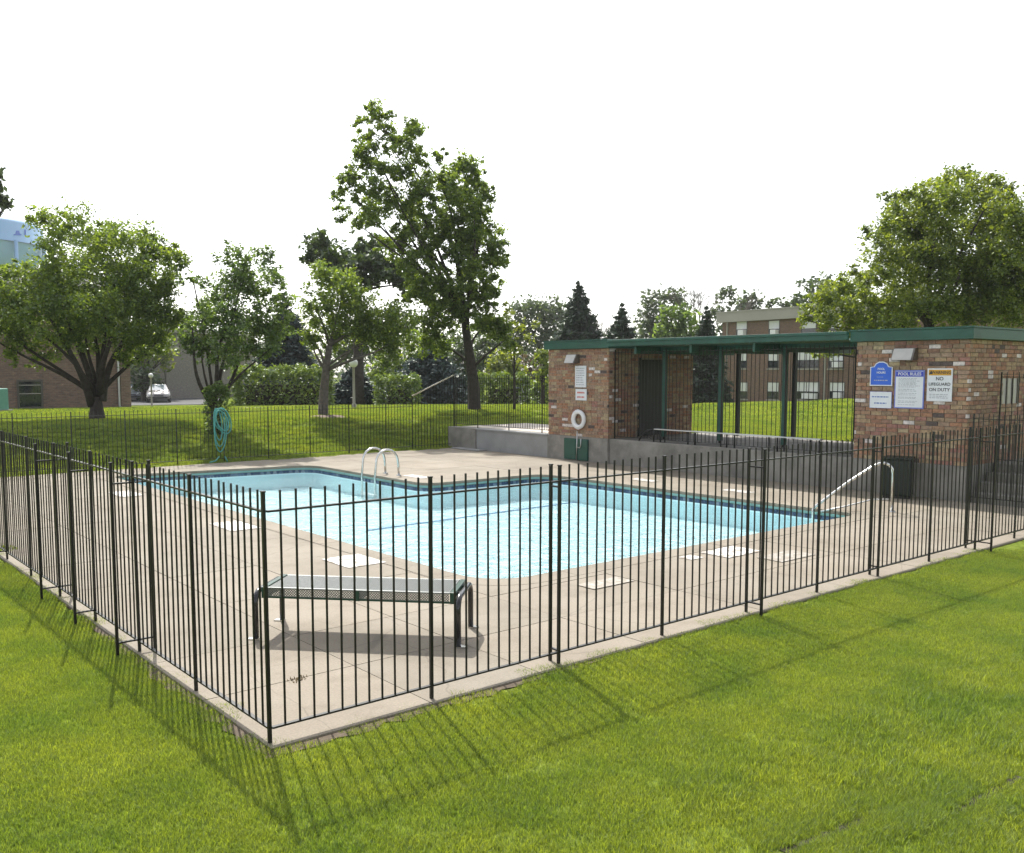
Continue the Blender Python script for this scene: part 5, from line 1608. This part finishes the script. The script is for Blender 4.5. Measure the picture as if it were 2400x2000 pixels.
# apartment block: local frame x along the wall, y away from the viewer
pa, pb = at(1690, 936, 78), at(2030, 950, 69)
e, nrm, L = wall_frame(pa, pb)
AB = thing("apartment_block", "three-storey brick apartment block with beige roof band behind the canopy", "building", (pa.x, pa.y, -0.6))
AB.rotation_euler = (0, 0, math.atan2(e.y, e.x))
inv = Matrix.Rotation(-math.atan2(e.y, e.x), 3, 'Z')
def loc(p): 
    return inv @ (p - AB.location)
zt = loc(hit(1690, 735, pa, nrm)).z
zf_ = loc(hit(1690, 757, pa, nrm)).z
LL = 24.0
MB().box((0, 0, 0), (LL, 10, zf_)).build("wall", 'farbrick', AB)
MB().box((-0.35, -0.35, zf_ + 0.003), (LL + 0.35, 10.35, zt)).build("roof_band", 'beige', AB)
MB().box((-0.40, -0.40, zt + 0.003), (LL + 0.40, 10.40, zt + 0.10)).build("roof_edge", 'beige', AB)
WIN = [(1727, 1750, 755, 786, 1), (1803, 1826, 753, 786, 1), (1731, 1749, 826, 862, 0), (1802, 1824, 826, 862, 0), (1863, 1918, 822, 862, 0), (1944, 1976, 826, 862, 1), (1733, 1751, 897, 934, 0), (1800, 1824, 897, 935, 0), (1862, 1919, 896, 936, 1), (1946, 1978, 897, 934, 1), (1880, 1912, 750, 786, 0), (1945, 1972, 748, 786, 0)]
for (u0, u1, v0, v1, acu) in WIN:
    a, b = loc(hit(u0, v0, pa, nrm)), loc(hit(u1, v1, pa, nrm))
    x0, x1, z1, z0 = a.x, b.x, a.z, b.z
    wn_ = MB()
    for (xa, xb, za, zb) in ((x0 - .06, x0, z0 - .06, z1 + .06), (x1, x1 + .06, z0 - .06, z1 + .06), (x0, x1, z0 - .06, z0), (x0, x1, z1, z1 + .06)):
        wn_.box((xa, -0.03, za), (xb, 0.04, zb))
    w_o = wn_.build("window", 'frame', AB)
    zm = z0 + (z1 - z0) * 0.45
    MB().box((x0, -0.008, zm), (x1, 0.02, z1)).build("blind", 'blind', w_o)
    MB().box((x0, -0.006, z0), (x1, 0.02, zm - 0.002)).build("pane", 'glass', w_o)
    if x1 - x0 > 1.5:
        MB().box(((x0 + x1) / 2 - .03, -0.02, z0), ((x0 + x1) / 2 + .03, -0.009, z1)).build("mullion", 'frame', w_o)
    MB().box((x0 - .1, -0.09, z0 - .16), (x1 + .1, -0.002, z0 - .062)).build("sill", 'beige', w_o)
    if acu:
        MB().box((x0 + (x1 - x0) * .45, -0.40, z0 + .02), (x1 - .02, -0.032, z0 + .42)).build("air_conditioner", 'ac', w_o)
for uu in (1704, 1935):
    x = loc(hit(uu, 850, pa, nrm)).x
    MB().box((x - .05, -0.10, 0.3), (x + .05, -0.005, zf_)).build("downspout", 'beige', AB)
# left brick house
pa, pb = at(-160, 955, 44), at(308, 952, 45)
e, nrm, L = wall_frame(pa, pb)
HB = thing("brick_house", "brown brick house with dark window behind the broad left tree", "building", (pa.x, pa.y, 0.2))
AB2 = HB
HB.rotation_euler = (0, 0, math.atan2(e.y, e.x))
inv2 = Matrix.Rotation(-math.atan2(e.y, e.x), 3, 'Z')
def loc2(p): return inv2 @ (p - HB.location)
zr = loc2(hit(100, 690, pa, nrm)).z
w0, w1 = loc2(hit(44, 895, pa, nrm)), loc2(hit(98, 953, pa, nrm))
MB().box((0, 0.06, -0.4), (L - 0.42, 9, zr)).build("wall", 'leftbrick', HB)
MB().box((L - 0.415, 0.0, -0.4), (L, 9.0, zr)).build("corner_pier", 'leftbrick', HB)
MB().box((-0.3, -0.5, zr + 0.003), (L + 0.5, 9.4, zr + 0.38)).build("roof_fascia", 'frame', HB)
MB().add([(-0.3, -0.5, zr + .385), (L + .5, -0.5, zr + .385), (L + .5, 9.4, zr + .385), (-0.3, 9.4, zr + .385), (1, 4.4, zr + 1.5), (L - 1, 4.4, zr + 1.5)], [(0, 1, 5, 4), (1, 2, 5), (2, 3, 4, 5), (3, 0, 4)]).build("roof", 'asphalt', HB)
x0, x1, z0, z1 = w0.x, w1.x, w1.z, w0.z
wn_ = MB()
for (xa, xb, za, zb) in ((x0 - .08, x0, z0 - .08, z1 + .08), (x1, x1 + .08, z0 - .08, z1 + .08), (x0, x1, z0 - .08, z0), (x0, x1, z1, z1 + .08)):
    wn_.box((xa, 0.01, za), (xb, 0.10, zb))
w_o = wn_.build("window", 'frame', HB)
MB().box((x0, 0.045, z0), (x1, 0.07, z1)).build("pane", 'glass', w_o)
for zz_ in (0.52, 0.86):
    MB().box((x0, 0.02, z0 + (z1 - z0) * zz_ - .02), (x1, 0.044, z0 + (z1 - z0) * zz_ + .02)).build("sash_bar", 'beige', w_o)
MB().box((x0 - .15, -0.03, z0 - .22), (x1 + .15, 0.055, z0 - .085)).build("sill", 'concrete', w_o)
MB().tube([(L - 0.5, -0.02, zr), (L - 0.5, -0.02, 0.45), (L - 0.2, -0.35, 0.20), (L + 0.1, -0.6, 0.10)], 0.05, 8).build("downspout", 'alu', HB)
# grey building
pa, pb = at(352, 926, 86), at(600, 926, 98)
e, nrm, L = wall_frame(pa, pb)
GB = thing("grey_brick_building", "plain grey brick building wall beyond the parked cars", "building", (pa.x, pa.y, -0.6))
GB.rotation_euler = (0, 0, math.atan2(e.y, e.x))
MB().box((0, 0, 0), (L, 9, 6.2)).build("wall", 'greybrick', GB)
MB().box((1.9, -0.08, 0.3), (2.05, -0.003, 6.2)).build("downspout", 'frame', GB)
MB().box((-0.4, -0.4, 6.203), (L + .4, 9.4, 6.6)).build("roof_band", 'beige', GB)
# water tower
D = 260
cT = at(-78, 560, D)
kx = D / FPX
WT = thing("water_tower", "pale blue water tower tank at the far left edge", "water tower", (cT.x, cT.y, 0))
zb = at(-62, 574, D).z; ztp = at(-62, 521, D).z; rT = 138 * kx
MB().lathe([(0.01, ztp + 3.0), (rT * .55, ztp + 1.8), (rT * .9, ztp), (rT, ztp - 1.2), (rT, zb), (rT * 1.02, zb - .2)], (0, 0, 0), 40).build("tank", 'tank', WT, smooth=True)
MB().lathe([(rT * .985, zb - .21), (rT * .93, zb - 3.5), (rT * .75, zb - 7), (rT * .4, zb - 9.5), (.5, zb - 10.5), (0.5, zb - 10.6)], (0, 0, 0), 40).build("bowl", M['tank'], WT, smooth=True)
MB().lathe([(1.6, 0), (1.6, zb - 10)], (0, 0, 0), 16).build("riser", 'tank', WT, smooth=True)
for k in range(10):
    a = 2 * math.pi * k / 10 + 0.13
    MB().tube([(rT * 1.03 * math.cos(a), rT * 1.03 * math.sin(a), 0), (rT * 1.03 * math.cos(a), rT * 1.03 * math.sin(a), zb)], 0.45, 10).build("leg", 'tank', WT, smooth=True)
# blue painted mark on the tank (only the foot of a letter shows)
def tank_pt(u, v):
    p = at(u, v, D)
    d = ray(u, v); o_ = CAMP - Vector((cT.x, cT.y, 0))
    A = d.x ** 2 + d.y ** 2; B = 2 * (o_.x * d.x + o_.y * d.y); C_ = o_.x ** 2 + o_.y ** 2 - (rT + 0.05) ** 2
    disc = B * B - 4 * A * C_
    t_ = (-B - math.sqrt(max(disc, 0))) / (2 * A)
    return CAMP + d * t_ - WT.location
for quad in ([(32, 549), (50, 549), (50, 552), (32, 552)], [(38, 541), (45, 541), (47, 549), (36, 549)], [(57, 538), (61, 538), (61, 552), (57, 552)]):
    MB().add([tank_pt(*q) for q in quad], [(3, 2, 1, 0)]).build("painted_mark", 'signblue', WT)

# ------------------------------------------------------------------ grass
def patch(name, size, nb, h, w, seed):
    g = np.random.default_rng(seed)
    xy = g.uniform(-size / 2, size / 2, size=(nb, 2)) * 1.15
    a = g.uniform(0, 2 * np.pi, nb)
    le = h * g.uniform(0.45, 1.2, nb)
    lean = g.normal(size=(nb, 2)) * (0.38 * le)[:, None]
    dx, dy = np.cos(a) * w / 2, np.sin(a) * w / 2
    z0 = np.full(nb, -0.012)
    mid = 0.55
    V = np.empty((nb, 5, 3))
    V[:, 0] = np.stack([xy[:, 0] - dx, xy[:, 1] - dy, z0], 1)
    V[:, 1] = np.stack([xy[:, 0] + dx, xy[:, 1] + dy, z0], 1)
    V[:, 2] = np.stack([xy[:, 0] + dx * .8 + lean[:, 0] * .35, xy[:, 1] + dy * .8 + lean[:, 1] * .35, le * mid], 1)
    V[:, 3] = np.stack([xy[:, 0] - dx * .8 + lean[:, 0] * .35, xy[:, 1] - dy * .8 + lean[:, 1] * .35, le * mid], 1)
    V[:, 4] = np.stack([xy[:, 0] + lean[:, 0], xy[:, 1] + lean[:, 1], le * 0.95], 1)
    V = V.reshape(-1, 3)
    F = []
    for i in range(nb):
        o = i * 5
        F += [(o, o + 1, o + 2, o + 3), (o + 3, o + 2, o + 4)]
    me = bpy.data.meshes.new(name)
    me.from_pydata(V.tolist(), [], F)
    me.materials.append(M['blade'])
    return bpy.data.objects.new(name, me)
gcol = bpy.data.collections.new("grass_patches")
specs = [(0.30, 1150, 0.032, 0.0036)] * 3 + [(0.30, 420, 0.075, 0.005)] + [(0.5, 700, 0.06, 0.009)] * 2 + [(1.0, 700, 0.08, 0.022)] * 2
for i, sp_ in enumerate(specs):
    gcol.objects.link(patch("grass_patch_%02d" % i, *sp_, 200 + i))
# points by distance
pts, idx, scl, rotz = [], [], [], []
g = np.random.default_rng(5)
def allowed(x, y):
    ok = ~((x > DX0 - 0.05) & (x < 13.72) & (y > DY0 - 0.05) & (y < DY1 + 0.05))
    ok &= ~((x > 13.5) & (x < 17.45) & (y > -0.9) & (y < 12.7))
    ok &= ~((x > 13.5) & (x < 16.5) & (y > 12.6) & (y < 16.9))
    ok &= ~((x > 13.5) & (x < 19.7) & (y > -0.9) & (y < 4.3))
    ok &= np.hypot(x - mp_.x, y - mp_.y) > 0.5
    ok &= rut_dist(x, y) > 0.165
    return ok
def scatter(x0, x1, y0, y1, step, dmin, dmax, ids, pr=None):
    gx_, gy_ = np.meshgrid(np.arange(x0, x1, step), np.arange(y0, y1, step))
    x = gx_.ravel() + g.uniform(-.4, .4, gx_.size) * step
    y = gy_.ravel() + g.uniform(-.4, .4, gx_.size) * step
    D = np.hypot(x - CAMP.x, y - CAMP.y)
    ang = np.arctan2(y - CAMP.y, x - CAMP.x) - YAW
    ok = (D > dmin) & (D < dmax) & (np.abs(np.angle(np.exp(1j * ang))) < R(38)) & allowed(x, y)
    x, y = x[ok], y[ok]
    z = terrain(x, y) - 0.02
    for a, b, c in zip(x, y, z):
        pts.append((a, b, c)); idx.append(int(ids[g.integers(len(ids))])); scl.append(g.uniform(0.8, 1.15)); rotz.append(g.uniform(0, 6.28))
scatter(-6, 14, -6, 14, 0.19, 2.5, 13, [0, 1, 2])
# taller tufts on the right foreground and along the fence foot
def tufts(k, fn):
    for _ in range(k):
        x, y = fn()
        if not bool(allowed(np.array([x]), np.array([y]))[0]): continue
        pts.append((x, y, float(terrain(x, y)) - 0.02)); idx.append(3); scl.append(g.uniform(0.5, 1.0)); rotz.append(g.uniform(0, 6.28))
tufts(150, lambda: (g.uniform(1.4, 5.5), g.uniform(-4.2, -1.9)))
for rt_ in RUTS:           # small sparse patches fill the band beside each rut, with taller grass on its far lip
    for a, b in zip(rt_[:-1], rt_[1:]):
        for t_ in np.arange(0, 1, 0.09):
            x, y = a[0] + (b[0] - a[0]) * t_, a[1] + (b[1] - a[1]) * t_
            for oy, ss in ((0.10, 0.5), (-0.10, 0.5), (0.13, 0.6), (-0.14, 0.6)):
                pts.append((x + g.uniform(-.05, .05), y + oy, -0.02)); idx.append(3 if g.uniform() < 0.4 else int(g.integers(3))); scl.append(ss * g.uniform(0.7, 1.1)); rotz.append(g.uniform(0, 6.28))
scatter(-8, 40, 5, 45, 0.42, 13, 34, [4, 5])
scatter(0, 70, 0, 60, 0.9, 34, 62, [6, 7])
gm = bpy.data.meshes.new("grass")
gm.from_pydata(pts, [], [])
for nm, ty, arr in (("pid", 'INT', idx), ("sc", 'FLOAT', scl), ("rz", 'FLOAT', rotz)):
    at_ = gm.attributes.new(nm, ty, 'POINT')
    at_.data.foreach_set("value", arr)
go = link("grass", gm, kind="stuff", label="short green lawn grass around the pool enclosure and on the bank", cat="grass")
ng = bpy.data.node_groups.new("grass_scatter", 'GeometryNodeTree')
ng.interface.new_socket("Geometry", in_out='INPUT', socket_type='NodeSocketGeometry')
ng.interface.new_socket("Geometry", in_out='OUTPUT', socket_type='NodeSocketGeometry')
gi = ng.nodes.new("NodeGroupInput"); gout = ng.nodes.new("NodeGroupOutput")
iop = ng.nodes.new("GeometryNodeInstanceOnPoints")
ci = ng.nodes.new("GeometryNodeCollectionInfo")
ci.inputs["Collection"].default_value = gcol
ci.inputs["Separate Children"].default_value = True
ci.inputs["Reset Children"].default_value = True
iop.inputs["Pick Instance"].default_value = True
def attr(nm, ty):
    n_ = ng.nodes.new("GeometryNodeInputNamedAttribute"); n_.data_type = ty
    n_.inputs["Name"].default_value = nm
    return n_.outputs["Attribute"]
cx_ = ng.nodes.new("ShaderNodeCombineXYZ")
ng.links.new(attr("rz", 'FLOAT'), cx_.inputs["Z"])
ng.links.new(gi.outputs[0], iop.inputs["Points"])
ng.links.new(ci.outputs[0], iop.inputs["Instance"])
ng.links.new(attr("pid", 'INT'), iop.inputs["Instance Index"])
ng.links.new(cx_.outputs[0], iop.inputs["Rotation"])
ng.links.new(attr("sc", 'FLOAT'), iop.inputs["Scale"])
ng.links.new(iop.outputs[0], gout.inputs[0])
md = go.modifiers.new("scatter", 'NODES')
md.node_group = ng

# ------------------------------------------------------------------ summer haze
HZ = MB().box((-300, -300, -4.0), (300, 300, 52))
hm = bpy.data.materials.new("haze_air"); hm.use_nodes = True
hn = hm.node_tree; hn.nodes.clear()
ho = hn.nodes.new("ShaderNodeOutputMaterial"); hv = hn.nodes.new("ShaderNodeVolumePrincipled")
hv.inputs["Color"].default_value = (0.93, 0.95, 0.97, 1)
hv.inputs["Density"].default_value = 0.0003
hv.inputs["Anisotropy"].default_value = 0.3
hn.links.new(hv.outputs[0], ho.inputs["Volume"])
HZ.build("haze", hm, kind="stuff", label="pale summer haze in the air", cat="haze")
sc.cycles.volume_bounces = 0
